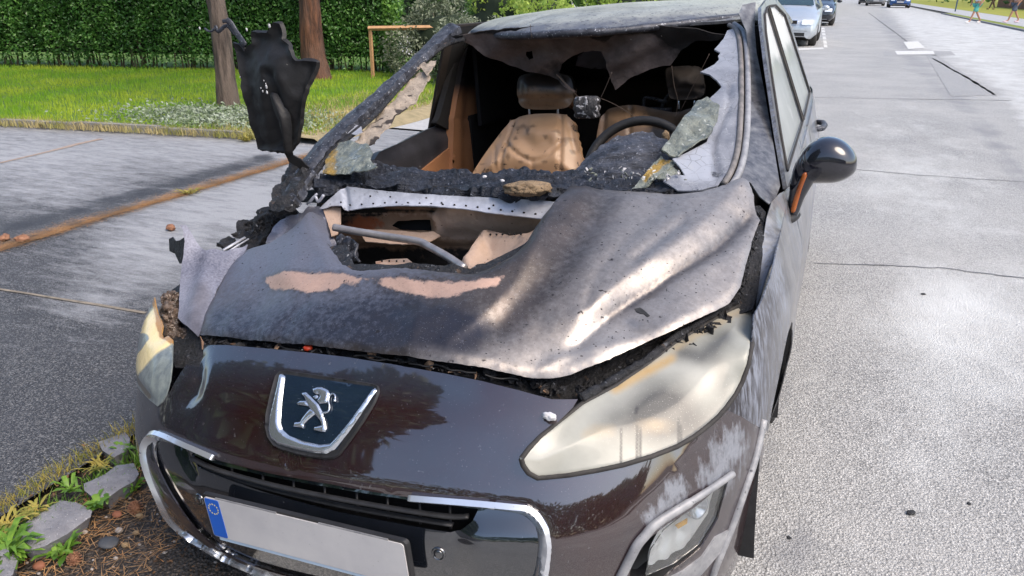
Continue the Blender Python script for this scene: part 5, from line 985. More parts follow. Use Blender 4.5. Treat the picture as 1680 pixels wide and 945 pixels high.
sheet('dirt_strip', np.arange(-1.3, -.34, .03), np.arange(-1.5, 6, .03), .010, m_soil, bump=.016)
# joints of the pavement
def strip(name, pts, w, z, m): 
    p = np.asarray(pts, float); t = np.gradient(p, axis=0); n = np.stack([-t[:, 1], t[:, 0]], -1)/np.linalg.norm(t, axis=1, keepdims=True)
    ww = w*(.5+vnoise(np.c_[p*3.1, p[:, :1]*0])[:, None]); V = np.concatenate([np.c_[p+n*ww/2, np.full(len(p), z)], np.c_[p-n*ww/2, np.full(len(p), z)]]); k = len(p)
    return tag(mesh_obj(name, V, [(i, i+1, k+i+1, k+i) for i in range(k-1)], m, None, False), kind='structure')
def wig(a, b, n, amp, s=0):
    t = np.linspace(0, 1, n)[:, None]; p = np.asarray(a)*(1-t)+np.asarray(b)*t; d = np.asarray(b, float)-np.asarray(a); nn = np.array([-d[1], d[0]])/np.linalg.norm(d)
    return p+nn*(fbm(np.c_[t*n*.22, t*0+s, t*0], 1, 4, s)*2*amp)[:, None]
gz = lambda *p: [atw(u, v, z=PZ)[:2] for u, v in p]
j = gz((0, 475), (120, 492), (240, 514)); strip('pavement_joint', np.concatenate([wig(j[0]-(j[2]-j[0])*.8, j[0], 14, .006, 1), wig(j[0], j[2], 20, .006, 2)]), .022, PZ+.004, M('sandy_joint', (.28, .24, .19), (.16, .14, .11), 30, .9))
j = gz((0, 268), (165, 228)); strip('pavement_joint', wig(j[0], j[1], 24, .02, 4), .05, PZ+.004, M('rusty_joint', (.30, .22, .17), (.36, .30, .26), 20, .9))
strip('needle_bed', wig((-3.45, .6), (-3.41, 4.95), 60, .03, 5), .07, PZ+.004, M('needle_litter', (.30, .16, .075), (.20, .12, .06), 40, .95, bump=[(90, .8, .01)]))
ck = lambda n, pts, w, s: strip(n, np.concatenate([wig(atw(*pts[i])[:2], atw(*pts[i+1])[:2], 26, .02, s+i) for i in range(len(pts)-1)]), w, .004, m_crack)
ck('road_crack', [(1335, 432), (1450, 436), (1540, 440), (1690, 458)], .010, 1); ck('road_crack', [(1322, 160), (1450, 162), (1660, 165)], .022, 3); ck('road_crack', [(1400, 278), (1500, 287), (1690, 300)], .012, 6)
ck('road_seam', [(1425, 21), (1480, 62), (1500, 80)], .08, 8); ck('road_seam', [(1530, 96), (1590, 130), (1632, 156)], .055, 9)
poly_sheet('road_patch', [atw(*p)[:2] for p in ((1447, 84), (1560, 84), (1568, 91), (1452, 92))], .004, m_patch)
poly_sheet('road_patch', [atw(*p)[:2] for p in ((1520, 92), (1536, 90), (1636, 157), (1560, 158))], .004, m_patch)
poly_sheet('road_marking', [atw(*p)[:2] for p in ((1468, 84), (1531, 84), (1533, 89), (1472, 90))], .008, m_white_paint)
poly_sheet('road_marking', [atw(*p)[:2] for p in ((1482, 69), (1506, 68), (1518, 79), (1490, 81))], .008, m_white_paint)
for k, (v0, v1) in enumerate(((78, 73), (72, 66.5), (65, 60), (58, 54.5), (53, 49.5), (48.5, 45.5))):
    xa = lambda v: 1347+(v-45)*.15; poly_sheet('bay_marking', [atw(*p)[:2] for p in ((xa(v0), v0), (xa(v0)+6, v0), (xa(v1)+5, v1), (xa(v1), v1))], .004, m_white_paint)
poly_sheet('bay_marking', [atw(*p)[:2] for p in ((1296, 80), (1350, 78), (1352, 80.5), (1297, 83))], .004, m_white_paint)
# far side of the street
GZ = .06
poly_sheet('grass_verge', [(8.32, 34), (8.95, 34), (8.95, 74), (8.45, 74)], GZ, M('verge_grass', (.15, .19, .02), (.20, .24, .03), 2, .9)); poly_sheet('far_pavement', [(8.95, -30), (11.6, -30), (11.6, 400), (8.95, 400)], GZ+.004, m_conc)
kb = MB(); kb.box((8.20, 33.8, 0), (8.34, 74, .075)); tag(kb.build('far_kerb', m_kerb, None, False), kind='structure')
m_vergegrass = M('yellowish_far_grass', (.30, .28, .03), (.20, .24, .025), .6, .9); poly_sheet('far_lawn', [(11.6, 30), (60, 30), (60, 400), (11.6, 400)], GZ+.008, m_vergegrass)  # yellowish green base colour over the far lawn
# kerb stones by the near wheel
KERB = tag(mesh_obj('kerb', [(-1.16, -1.5, .012), (-1.02, -1.5, .012), (-1.02, 8, .012), (-1.16, 8, .012)], [(0, 1, 2, 3)], m_soil, None, False), kind='structure')
stones = [[(98, 817), (125, 820), (150, 834), (147, 844), (110, 872), (72, 893), (39, 901), (20, 880), (47, 850)],
          [(136, 792), (172, 776), (190, 762), (218, 757), (228, 775), (221, 786), (196, 800), (174, 816), (150, 812), (137, 803)],
          [(160, 722), (205, 706), (214, 716), (212, 734), (186, 748), (168, 738)], [(-30, 905), (10, 890), (30, 905), (20, 940), (-40, 985), (-70, 960)]]
for i, s in enumerate(stones):
    P = np.array([atw(u, v, z=.066) for u, v in s]); c = P.mean(0); n = len(P); q = dens(P[:, :2], .02); q = q+np.stack([fbm(np.c_[q*9, q[:, :1]*0], 1, 3, i), fbm(np.c_[q*9, q[:, :1]*0+5], 1, 3, i)], -1)*.009
    Q, T = tris_of(q, [], .022, i); Z = .066+.008*fbm(np.c_[Q*14, Q[:, :1]*0], 1, 3, i)-.007*np.exp(-(dline(Q[:, 0], Q[:, 1], q, True)/.007)**2)
    shell('kerb_stone', np.c_[Q, Z], T, m_kerb, KERB, .09, lambda P: np.tile([0, 0, 1.], (len(P), 1)))
P0 = np.array([-1.16, .95])
for k in range(18):
    b = MB(); y = .95+k*.42; b.box((-1.15+.01*math.sin(k), y, -.02), (-1.0, y+.39, .055+.006*math.sin(k*2.1)), .012); b.build('kerb_stone', m_kerb, KERB)
# lawn edging
EDG = tag(mesh_obj('lawn_edging', [(-30, kl(-30), PZ+.002), (-4.3, kl(-4.3), PZ+.002), (-4.3, kl(-4.3)+.1, PZ+.002), (-30, kl(-30)+.1, PZ+.002)], [(0, 1, 2, 3)], m_kerbline, None, False), kind='structure')
d = (KERB_B-KERB_A)/np.linalg.norm(KERB_B-KERB_A); nn = np.array([-d[1], d[0]])
for k in range(-9, 4):
    a = KERB_A+d*(k*.98); b_ = a+d*.965; zt = PZ+.075+.012*math.sin(k*1.7); w = .085
    if b_[0] > -4.15: continue
    V = [(*(p+nn*o), z) for z in (0., zt) for p, o in ((a, 0), (b_, 0), (b_, w), (a, w))]
    MB().add(V, [(0, 3, 2, 1), (4, 5, 6, 7), (0, 1, 5, 4), (1, 2, 6, 5), (2, 3, 7, 6), (3, 0, 4, 7)]).build('edging_block', m_kerbline, EDG, False)
# lawn: soil sheet, blades, ground cover
hedge_y = lambda x: 10.55+(x+6.7)*.345
inl = lambda x, y: (y > kl(x)+.06) & (x < -3.75)
def lawn_wear(V):
    x, y = V[:, 0], V[:, 1]; return wmask(len(V), r=np.exp(-((x+4.1)/.7)**2-((y-6.6)/1.0)**2)+.5*np.exp(-((y-kl(x)-.1)/.2)**2), g=np.exp(-((x+5.4)/1.0)**2-((y-5.6)/.55)**2))
sheet('lawn', np.concatenate([np.arange(-60, -14, 4.), np.arange(-14, -3.7, .15)]), np.concatenate([np.arange(1, 12, .15), np.arange(12, 16, 1.)]), .10, m_grassbase, wear=lawn_wear, inside=lambda x, y: (y > kl(x)+.05) & (x < -3.75), bump=.03)
poly_sheet('park_path', [(-90, 13.5), (-3.75, 13.5), (-3.75, 90), (-90, 90)], .10, M('pale_park_path', (.52, .51, .50), (.42, .41, .39), .7, .9))
V = []; yy = np.arange(4.95, 14, .2)
for y in yy: V += [(-4.0, y, .115), (-3.74+.05*math.sin(y*3), y, .11), (-3.55+.05*math.sin(y*2.1), y, .052)]
tag(mesh_obj('dry_verge', V, [(i*3+k, i*3+k+1, i*3+k+4, i*3+k+3) for i in range(len(yy)-1) for k in (0, 1)], M('dry_verge_soil', (.36, .29, .17), (.24, .20, .11), 9, .9, bump=[(60, .7, .01)])), kind='structure')
def blades(name, n, sample, h, w, m, seed, lean=.5, kind='stuff', zb=.10):
    r = np.random.default_rng(seed); x, y = sample(r, n); n = len(x); a = r.uniform(0, 6.283, n); hh = h*r.uniform(.5, 1.25, n); ww = w*r.uniform(.6, 1.3, n)
    dx, dy = np.cos(a), np.sin(a); l = r.uniform(0, lean, n)*hh; la = r.uniform(0, 6.283, n)
    b0 = np.c_[x-dx*ww, y-dy*ww, np.full(n, zb)]; b1 = np.c_[x+dx*ww, y+dy*ww, np.full(n, zb)]
    md = np.c_[x+np.cos(la)*l*.35, y+np.sin(la)*l*.35, zb+hh*.6]; m0 = md-np.c_[dx*ww, dy*ww, 0*ww]*.7; m1 = md+np.c_[dx*ww, dy*ww, 0*ww]*.7
    tp = np.c_[x+np.cos(la)*l, y+np.sin(la)*l, zb+hh]; V = np.concatenate([b0, b1, m1, m0, tp]); i = np.arange(n)
    F = np.c_[i, i+n, i+2*n, i+3*n]; T = np.c_[i+3*n, i+2*n, i+4*n]
    me = bpy.data.meshes.new(name); me.from_pydata(V.tolist(), [], F.tolist()+T.tolist()); me.update(); me.materials.append(m); o = bpy.data.objects.new(name, me); COL.objects.link(o); return tag(o, kind=kind)
def leafmat(name, a, b, c, sc=3., rough=.5, tr=.25):
    q = NB(name); g = q.n('ShaderNodeNewGeometry'); rnd = g.outputs['Random Per Island']
    col = q.mix(q.ramp(rnd, [(.1, 0.), (.9, 1.)]), a, b); col = q.mix(q.ramp(q.noise(sc, 3, .5), [(.4, 0.), (.62, 1.)]), col, c)
    q.set(color=col, rough=rough); tl = q.n('ShaderNodeBsdfTranslucent'); q.l(col, tl.inputs[0]); mx = q.n('ShaderNodeMixShader'); mx.inputs[0].default_value = tr
    q.l(q.b.outputs[0], mx.inputs[1]); q.l(tl.outputs[0], mx.inputs[2]); q.l(mx.outputs[0], q.t.nodes['Material Output'].inputs[0]); return q.m
m_grass = leafmat('lawn_grass', (.16, .33, .016), (.25, .44, .024), (.38, .48, .035), 1.2, .6, .35)
m_dry = leafmat('dry_grass', (.42, .35, .16), (.50, .42, .20), (.28, .28, .08), 4., .8, .2)
m_cover = leafmat('grey_green_cover', (.26, .31, .22), (.40, .45, .36), (.16, .22, .10), 8, .6, .15)
def smp(x0, x1, y0, y1, cond): 
    def f(r, n):
        x = r.uniform(x0, x1, n); y = y0+(y1-y0)*r.uniform(0, 1, n)**1.35; k = inl(x, y) & cond(x, y, r); return x[k], y[k]
    return f
dens_c = lambda x, y: np.exp(-((x+5.3)/.75)**2-((y-5.5)/.5)**2)
blades('lawn_grass', 95000, smp(-14, -3.8, 2.6, 10.6, lambda x, y, r: (y < hedge_y(x)+.2) & (r.uniform(0, 1, len(x)) > .9*dens_c(x, y)) & (r.uniform(0, 1, len(x)) > 1.0*np.exp(-((x+4.1)/.7)**2-((y-6.6)/1.)**2))), .058, .0040, m_grass, 3)
blades('dry_grass', 7000, smp(-5.2, -3.78, 4.9, 9, lambda x, y, r: r.uniform(0, 1, len(x)) < .2+np.exp(-((x+4.1)/.8)**2-((y-6.6)/1.2)**2)), .07, .004, m_dry, 4, .9)
blades('dry_edge_grass', 2600, lambda r, n: (lambda x: (x, kl(x)+r.normal(.02, .06, len(x))))(r.uniform(-7.4, -4.3, n)), .08, .004, m_dry, 14, 1.0, 'stuff', .07)
def leaves(name, C, size, m, seed, parent=None, kind=None, flat=.0, asp=.55):
    r = np.random.default_rng(seed); n = len(C); s = size*r.uniform(.6, 1.35, n)[:, None]
    A = r.normal(size=(n, 3)); A[:, 2] *= (1-flat); A /= np.linalg.norm(A, axis=1, keepdims=True); B = np.cross(A, r.normal(size=(n, 3))); B /= np.linalg.norm(B, axis=1, keepdims=True)
    N = np.cross(A, B); V = np.concatenate([C-A*s*.5, C+B*s*asp*.5+N*s*.08, C+A*s*.5, C-B*s*asp*.5+N*s*.08]); i = np.arange(n)
    me = bpy.data.meshes.new(name); me.from_pydata(V.tolist(), [], np.c_[i, i+n, i+2*n, i+3*n].tolist()); me.update(); me.materials.append(m)
    o = bpy.data.objects.new(name, me); COL.objects.link(o)
    if parent is not None: o.parent = parent
    return tag(o, kind=kind)
r = np.random.default_rng(8); n = 5500; x = r.normal(-5.35, .62, n); y = r.normal(5.5, .36, n); k = inl(x, y); C = np.c_[x, y, .11+r.uniform(0, .07, n)][k]
leaves('ground_cover', C, .045, m_cover, 9, None, 'stuff', .2, .5)
r = np.random.default_rng(18)
def needles(name, n, fx, fy, L, z, m, seed):
    r = np.random.default_rng(seed); x, y = fx(r, n), fy(r, n); a = r.uniform(0, 6.283, n); l = L*r.uniform(.5, 1.2, n)/2; w = .0011; z = z+r.uniform(0, .012, n); dz = r.uniform(-.006, .006, n)
    dx, dy = np.cos(a), np.sin(a); V = np.concatenate([np.c_[x-dx*l-dy*w, y-dy*l+dx*w, z], np.c_[x-dx*l+dy*w, y-dy*l-dx*w, z], np.c_[x+dx*l, y+dy*l, z+dz]]); i = np.arange(n)
    me = bpy.data.meshes.new(name); me.from_pydata(V.tolist(), [], np.c_[i, i+n, i+2*n].tolist()); me.update(); me.materials.append(m); o = bpy.data.objects.new(name, me); COL.objects.link(o); return tag(o, kind='stuff')
m_needle = leafmat('pine_needles', (.40, .20, .075), (.52, .31, .14), (.24, .15, .08), 9, .7, .1)
needles('pine_needles', 9000, lambda r, n: -3.43+r.normal(0, .045, n), lambda r, n: r.uniform(.6, 4.95, n), .07, PZ+.008, m_needle, 2)
needles('dirt_needles', 1300, lambda r, n: r.uniform(-1.05, -.62, n), lambda r, n: r.uniform(-.15, .6, n), .055, .016, m_needle, 5)

# ------------------------------------------------------------------ hedge, trees, shrubs
m_hedge = leafmat('hedge_leaves', (.045, .155, .026), (.16, .33, .075), (.034, .105, .02), 2.6, .34, .25)
m_hedgetop = leafmat('hedge_young_leaves', (.14, .30, .05), (.22, .42, .08), (.10, .22, .04), 3, .45, .35)
m_twig = M('hedge_twigs', (.09, .065, .045), (.13, .10, .07), 20, .9)
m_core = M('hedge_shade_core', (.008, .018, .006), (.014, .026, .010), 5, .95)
HED = empty('hedge', (-10, hedge_y(-10), .1), 0, 'long clipped dark green hedge behind the lawn', 'hedge')
inv = np.array([-10, hedge_y(-10), .1]); hd_ = np.array([1, .345])/np.hypot(1, .345); hn = np.array([-hd_[1], hd_[0]])
def hpt(s, d, z): s, d = np.asarray(s), np.asarray(d); return np.c_[(-6.45+hd_[0]*s)+hn[0]*d, hedge_y(-6.45)+hd_[1]*s+hn[1]*d, z]-inv
r = np.random.default_rng(21); n = 42000
s = -r.uniform(0, 11.5, n); z = r.uniform(.0, 1.0, n)**.85*1.30; dd = np.abs(r.normal(0, .10, n)); u_ = .07*fbm(np.c_[s*2.2, z*3, 0*s], 1, 3)
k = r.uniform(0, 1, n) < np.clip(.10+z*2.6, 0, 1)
A1 = hpt(s, dd+u_, .12+z)[k]
n2 = 10000; s2 = -r.uniform(0, 11.5, n2); A2 = hpt(s2, r.uniform(0, .9, n2), 1.40+r.normal(0, .035, n2)+.05*fbm(np.c_[s2*2, s2*0, s2*0], 1, 2))
n3 = 5000; A3 = hpt(np.abs(r.normal(0, .10, n3)), r.uniform(0, .9, n3), r.uniform(.1, 1.4, n3))
leaves('foliage', np.concatenate([A1, A3]), .062, m_hedge, 4, HED); leaves('top_growth', A2, .06, m_hedgetop, 5, HED); leaves('end_growth', hpt(.05+np.abs(r.normal(0, .08, 2600)), r.uniform(-.05, .5, 2600), .5+r.uniform(0, 1, 2600)**.6*.95), .075, m_hedgetop, 6, HED)
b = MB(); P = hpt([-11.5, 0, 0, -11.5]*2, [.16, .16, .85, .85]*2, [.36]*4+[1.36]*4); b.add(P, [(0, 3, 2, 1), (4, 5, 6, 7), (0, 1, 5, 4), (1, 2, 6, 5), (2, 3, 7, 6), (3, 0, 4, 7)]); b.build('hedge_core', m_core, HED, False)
b = MB()
for k in range(170):
    s0 = -rng.uniform(0, 11.5); d0 = rng.uniform(.1, .5); p = hpt([s0, s0+rng.uniform(-.06, .06), s0+rng.uniform(-.12, .12)], [d0, d0+.03, d0-.02], [0, .3, .62]); b.tube(list(p), [.018, .013, .009], 5)
tag(b.build('stems', m_twig, HED), kind='stuff')
def bark(name, a, b_, c):
    q = NB(name); h = q.noise(7, 8, .7, (1.6, 1.6, .28)); col = q.mix(q.ramp(h, [(.36, 0.), (.6, 1.)]), a, b_); col = q.mix(q.ramp(q.noise(2.2, 4, .6, (1, 1, .4), 3), [(.45, 0.), (.62, .8)]), col, c)
    q.set(color=col, rough=.9, normal=q.bump(h, 1., .05, q.bump(q.noise(30, 5, .6, (1, 1, .4)), .6, .01))); return q.m
def tree(name, base, rad, lean, hgt, label, m, mleaf, seed, flare=1.35):
    rr = random.Random(seed); T = empty(name, base, 0, label, 'tree', None); b = MB(); pts = []; R = []
    for k in range(15):
        t = k/14; pts.append((lean[0]*t*hgt+.02*math.sin(k*1.3+seed), lean[1]*t*hgt, -.05+t*hgt)); R.append(rad*(1+(flare-1)*math.exp(-t*hgt/.22))*(1-.35*t))
    b.tube(crom(pts, 6), list(np.interp(np.linspace(0, 14, 85), range(15), R)), 48); V = np.array(b.V); c = V.copy(); ax = np.interp(V[:, 2], [p[2] for p in pts], [p[0] for p in pts]); ay = np.interp(V[:, 2], [p[2] for p in pts], [p[1] for p in pts])
    g = 1+.30*fbm(V*[14, 14, 2.6], 1, 3, seed)-.34*np.abs(fbm(V*[26, 26, 3.4], 1, 3, seed+2)); V[:, 0] = ax+(V[:, 0]-ax)*g; V[:, 1] = ay+(V[:, 1]-ay)*g; b.V = [tuple(p) for p in V]
    b.build('trunk', m, T); L = MB(); C = []; top = np.array(pts[-1])
    for k in range(9):
        a = 6.283*k/9+rr.uniform(-.3, .3); l = rr.uniform(1.1, 2.0); z0 = hgt*rr.uniform(.72, 1.); p0 = np.array([np.interp(z0, [p[2] for p in pts], [p[i] for p in pts]) for i in (0, 1)]+[z0]); e = p0+[math.cos(a)*l, math.sin(a)*l, rr.uniform(.4, 1.1)]
        L.tube(crom([p0, (p0+e)/2+[0, 0, -.1], e], 4), list(np.linspace(rad*.35, .02, 9)), 7); q = np.random.default_rng(seed*31+k)
        for c_ in (e, (p0+e)/2+[0, 0, .35]): C.append(c_+q.normal(0, .38, (380, 3))*[1, 1, .7])
    tag(L.build('limbs', m, T), kind='stuff'); leaves('crown', np.concatenate(C), .13, mleaf, seed, T, None, 0, .3); return T
m_pine = leafmat('pine_foliage', (.03, .075, .02), (.055, .11, .03), (.025, .06, .02), 2, .6, .2)
tree('slim_tree', (-5.93, 6.28, .1), .118, (-.035, .02), 4.6, 'slim grey-brown tree trunk on the lawn behind the charred sheet', bark('grey_brown_bark', (.032, .024, .020), (.17, .13, .105), (.12, .092, .075)), m_pine, 4, 1.25)
tree('thick_tree', (-6.95, 9.40, .1), .185, (-.02, .0), 5.2, 'thick reddish-brown tree trunk at the end of the hedge', bark('reddish_bark', (.03, .015, .011), (.20, .085, .045), (.11, .065, .048)), m_pine, 9, 1.5)
m_wood = M('weathered_batten', (.52, .30, .15), (.42, .24, .12), 12, .7, stretch=(1, 1, .3))
pb = atw(612, 128, z=.10); zt = atw(610, 46, y=pb[1])[2]; pr = atw(760, 43, y=pb[1]+.7)
FR = empty('batten_frame', pb, 0, 'thin wooden batten frame of post and rail beside the hedge end', 'fence')
for nm, p, z1 in (('post', np.zeros(3), zt), ('post', np.array([pr[0]-pb[0], .5, 0]), zt+.06)):
    b = MB(); b.box((p[0]-.022, p[1]-.022, -.05), (p[0]+.022, p[1]+.022, z1-pb[2]+.02)); b.build(nm, m_wood, FR, False)
b = MB(); b.tube([(-.02, -.03, zt-pb[2]-.005), (pr[0]-pb[0]+.02, .47, pr[2]-pb[2]-.005)], .036, 4); b.build('rail', m_wood, FR, False)
def bush(name, c, R, n, size, m, label, cat, seed, core=None, group=None):
    B = empty(name, (c[0], c[1], .08), 0, label, cat, 'shrubs in the park'); q = np.random.default_rng(seed); C = []; k = 16
    cen = q.normal(0, .42, (k, 3)); cen[:, 2] = q.uniform(.15, .9, k)
    for i in range(k):
        d = q.normal(size=(n//k, 3)); d /= np.linalg.norm(d, axis=1, keepdims=True); C.append((cen[i]*[1, 1, 1]+d*.36*q.uniform(.7, 1.1, (n//k, 1)))*R)
    C = np.concatenate(C); C = C[C[:, 2] > .03*R[2]]; leaves('foliage', C, size, m, seed, B)
    b = MB()
    for i in range(k): b.tube(crom([(0, 0, 0), cen[i]*R*[.4, .4, .5], cen[i]*R], 3), list(np.linspace(.02, .006, 7)), 5)
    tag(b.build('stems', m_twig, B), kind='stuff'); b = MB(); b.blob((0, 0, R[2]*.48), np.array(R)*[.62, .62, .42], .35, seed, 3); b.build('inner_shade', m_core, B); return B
m_greyleaf = leafmat('grey_green_leaves', (.17, .20, .12), (.32, .35, .25), (.10, .13, .07), 4, .6, .2)
m_lime = leafmat('lime_leaves', (.30, .42, .06), (.44, .54, .12), (.20, .32, .05), 1.5, .6, .4); m_mid = leafmat('mid_green_leaves', (.05, .13, .02), (.11, .23, .04), (.035, .09, .015), 1.2, .5, .3)
bush('grey_shrub', (-5.15, 10.6), (.95, .8, 1.15), 9000, .06, m_greyleaf, 'loose grey-green shrub beyond the kerb-side pillar', 'shrub', 11)
bush('grey_shrub', (-4.35, 9.6), (.55, .5, .85), 5000, .055, m_greyleaf, 'small grey-green shrub seen through the broken screen', 'shrub', 12)
bush('lime_shrub', (-8.2, 21), (2.2, 1.8, 1.75), 6000, .16, m_lime, 'bright lime-green shrub far behind the wooden frame', 'shrub', 13)
bush('green_shrub', (-11.8, 22), (2.0, 1.8, 1.9), 6000, .16, m_mid, 'dark green shrub just right of the hedge end', 'shrub', 14)
bush('green_shrub', (-5.4, 24), (1.6, 1.6, 1.6), 5000, .16, m_lime, 'yellow-green shrub nearest the car roof', 'shrub', 15)
bush('green_shrub', (-2.6, 27), (1.8, 1.6, 1.9), 5000, .17, m_mid, 'low green shrub showing over the car roof', 'shrub', 16)
b_dark = bark('dark_bark', (.05, .035, .025), (.10, .075, .055), (.08, .06, .045))
tree('far_tree', (-6.1, 23.5, .1), .28, (-.06, 0), 6.0, 'dark leaning tree behind the lime-green shrub', b_dark, m_mid, 21); tree('far_tree', (-3.4, 30, .1), .22, (.01, 0), 7.0, 'dark slim tree far behind the car roof', b_dark, m_mid, 22)
# far woods as one mass each, beyond the park, along the street and behind the viewer
def wood(name, x0, x1, y0, y1, h, n, size, m, seed):
    q = np.random.default_rng(seed); x = q.uniform(x0, x1, n); y = q.uniform(y0, y1, n); top = h*(.72+.55*fbm(np.c_[x*.22, y*.22, 0*x], 1, 4, seed)+.28); z = q.uniform(0, 1, n)**.7*top; return leaves(name, np.c_[x, y, z], size, m, seed, None, 'stuff')
wood('far_wood', -60, -10, 38, 44, 9, 12000, .75, m_mid, 31); wood('street_trees_mass', -14, -2.0, 60, 150, 12, 5000, 1.1, m_mid, 32); wood('far_side_trees_mass', 16, 50, 110, 220, 12, 5000, 1.3, m_mid, 33)
wood('trees_behind_viewer', -32, -10, -18, -6, 21.0, 24000, 1.1, m_pine, 34); wood('skyline_behind_viewer', -14, 46, -25, -20, 8.0, 11000, .9, m_mid, 35)  # second mass: unseen building and tree skyline, placed for the bumper reflection

# ------------------------------------------------------------------ parked cars up the street
m_silver = M('silver_paint', (.50, .54, .58), (.47, .51, .55), 5, .3, .45, .6); m_navy = M('dark_blue_grey_paint', (.02, .024, .035), None, 5, .25, .2, .8)
m_blue = M('blue_paint', (.03, .10, .30), None, 5, .25, .2, .8); m_grey = M('grey_paint', (.20, .20, .21), None, 5, .3, .3, .6)
m_scr = M('dark_green_screen', (.02, .045, .055), (.03, .06, .07), 3, .12, 0, .5); m_headl = M('bright_headlamp', (.78, .82, .86), (.6, .65, .7), 9, .15, .3, .5)
SEC = [(0, .60, .30, .52, .58, .50), (.05, .74, .22, .62, .67, .64), (.22, .82, .20, .70, .76, .70), (.6, .86, .20, .80, .88, .72), (1.08, .87, .20, .88, .98, .72), (1.2, .87, .2, .90, 1.03, .70), (1.95, .87, .20, .94, 1.41, .55), (2.6, .87, .20, .96, 1.47, .56), (3.3, .86, .20, .97, 1.44, .54), (3.8, .85, .22, .98, 1.20, .60), (4.15, .82, .25, .97, 1.03, .66), (4.4, .76, .30, .82, .86, .62), (4.47, .64, .36, .6, .64, .5)]
def parked_car(name, loc, rz, paint, label, sc=1., group=None):
    C = empty(name, loc, rz, label, 'car', 'cars parked along the street'); C.scale = (sc,)*3; V = []; F = []
    ring = lambda w, z0, zs, zt, wt: [(-.86*w, z0), (-w, z0+.12), (-1.0*w, (z0+zs)/2), (-.975*w, zs), (-(w*.3+wt*.7), zs+(zt-zs)*.35), (-wt, zt-.02), (-wt*.6, zt+.012), (0, zt+.018)]
    dn = []
    for i in range(len(SEC)-1):
        for t in (0, .33, .67): dn.append(tuple(np.array(SEC[i])*(1-t)+np.array(SEC[i+1])*t))
    dn.append(SEC[-1])
    for s in dn:
        h = ring(*s[1:]); pts = h+[(-x, z) for x, z in h[:-1][::-1]]; V += [(x, s[0], z) for x, z in pts]
    n = 15; F = [(i*n+k, i*n+k+1, (i+1)*n+k+1, (i+1)*n+k) for i in range(len(dn)-1) for k in range(n-1)]+[tuple(range(n))[::-1], tuple((len(dn)-1)*n+k for k in range(n))]
    body = mesh_obj('body', V, F, paint, C); g = lambda nm, P, m, par=C: MB().add(P, [tuple(range(len(P)))]).build(nm, m, par, False)
    g('windscreen', [(-.66, 1.20, 1.055), (.66, 1.20, 1.055), (.53, 1.93, 1.425), (-.53, 1.93, 1.425)], m_scr)
    for s in (1, -1):
        g('side_window', [(s*.842, 1.42, .99), (s*.845, 3.4, 1.0), (s*.665, 3.2, 1.37), (s*.655, 2.0, 1.37)], m_scr)
        b = MB(); b.prism(rrect(-.15, -.07, .15, .07, .03), (s*.60, .04, .635), (s*-.96, -.22*1 if False else .0, 0) if False else (1, s*.26, 0), (0, .35, 1), (0, -1, .2), .03, .06); hl = b.build('headlamp', m_headl, C, False)
        b = MB(); b.blob((s*.97, 1.38, .99), (.11, .06, .075), .05, 3, 2); b.build('wing_mirror', paint, C)
    b = MB(); b.prism(rrect(-.37, -.062, .37, .062, .03), (0, -.012, .635), (1, 0, 0), (0, .3, 1), (0, -1, .2), .03, .03); gr = b.build('grille', m_chrome, C, False)
    b = MB(); b.prism([(-.34, -.045), (.34, -.045), (.34, .045), (.09, .045), (0, .0), (-.09, .045), (-.34, .045)], (0, -.041, .635), (1, 0, 0), (0, .3, 1), (0, -1, .2), .006); b.build('grille_mesh', m_black, gr, False)
    b = MB(); b.box((-.56, -.012, .28), (.56, .04, .37)); b.build('lower_intake', m_matplastic, C, False); b = MB(); b.box((-.58, -.03, .262), (.58, .02, .282)); b.build('lower_lip', m_greytrim, C, False)
    b = MB(); b.box((-.26, -.035, .43), (.26, -.012, .54)); b.build('number_plate', m_white, C, False)
    for x in (.76, -.76):
        for y in (.86, 3.5):
            w = bpy.data.objects.new('wheel', None); COL.objects.link(w); w.parent = C; R = Matrix.Translation((x, y, .31)) @ Matrix.Rotation(math.pi/2*(1 if x > 0 else -1), 4, 'Y')
            b = MB(); b.lathe([(.2, -.1), (.29, -.1), (.31, -.06), (.31, .06), (.29, .1), (.2, .115)], 28, R); b.build('tyre', m_rubber, w); b = MB(); b.lathe([(.2, .1), (.17, .08), (.06, .1), (0, .1)], 20, R); b.build('rim', m_rim, w)
    b = MB(); b.box((-.72, .3, .16), (.72, 4.2, .3)); b.build('underbody', m_black, C, False); return C
sk = atw(1330, 75); parked_car('parked_car', (sk[0]-.80, sk[1]-.85, 0), 0, m_silver, 'silver hatchback parked facing the viewer behind the burnt car', 1.08)
dk = atw(1357, 42); parked_car('parked_car', (dk[0]-.72, dk[1]-.8, 0), 0, m_navy, 'dark car parked behind the silver hatchback', 1.15)
for u, v, m, lb in ((1494, 13.5, m_blue, 'blue car parked across the street, nearest of the far row'), (1452, 10, m_grey, 'grey car parked behind the blue car across the street'), (1436, 7.5, m_navy, 'dark car at the far end of the row across the street')):
    p = atw(u, v); parked_car('parked_car', (p[0]-1.2, p[1], 0), math.radians(0), m, lb, 1.35, None)
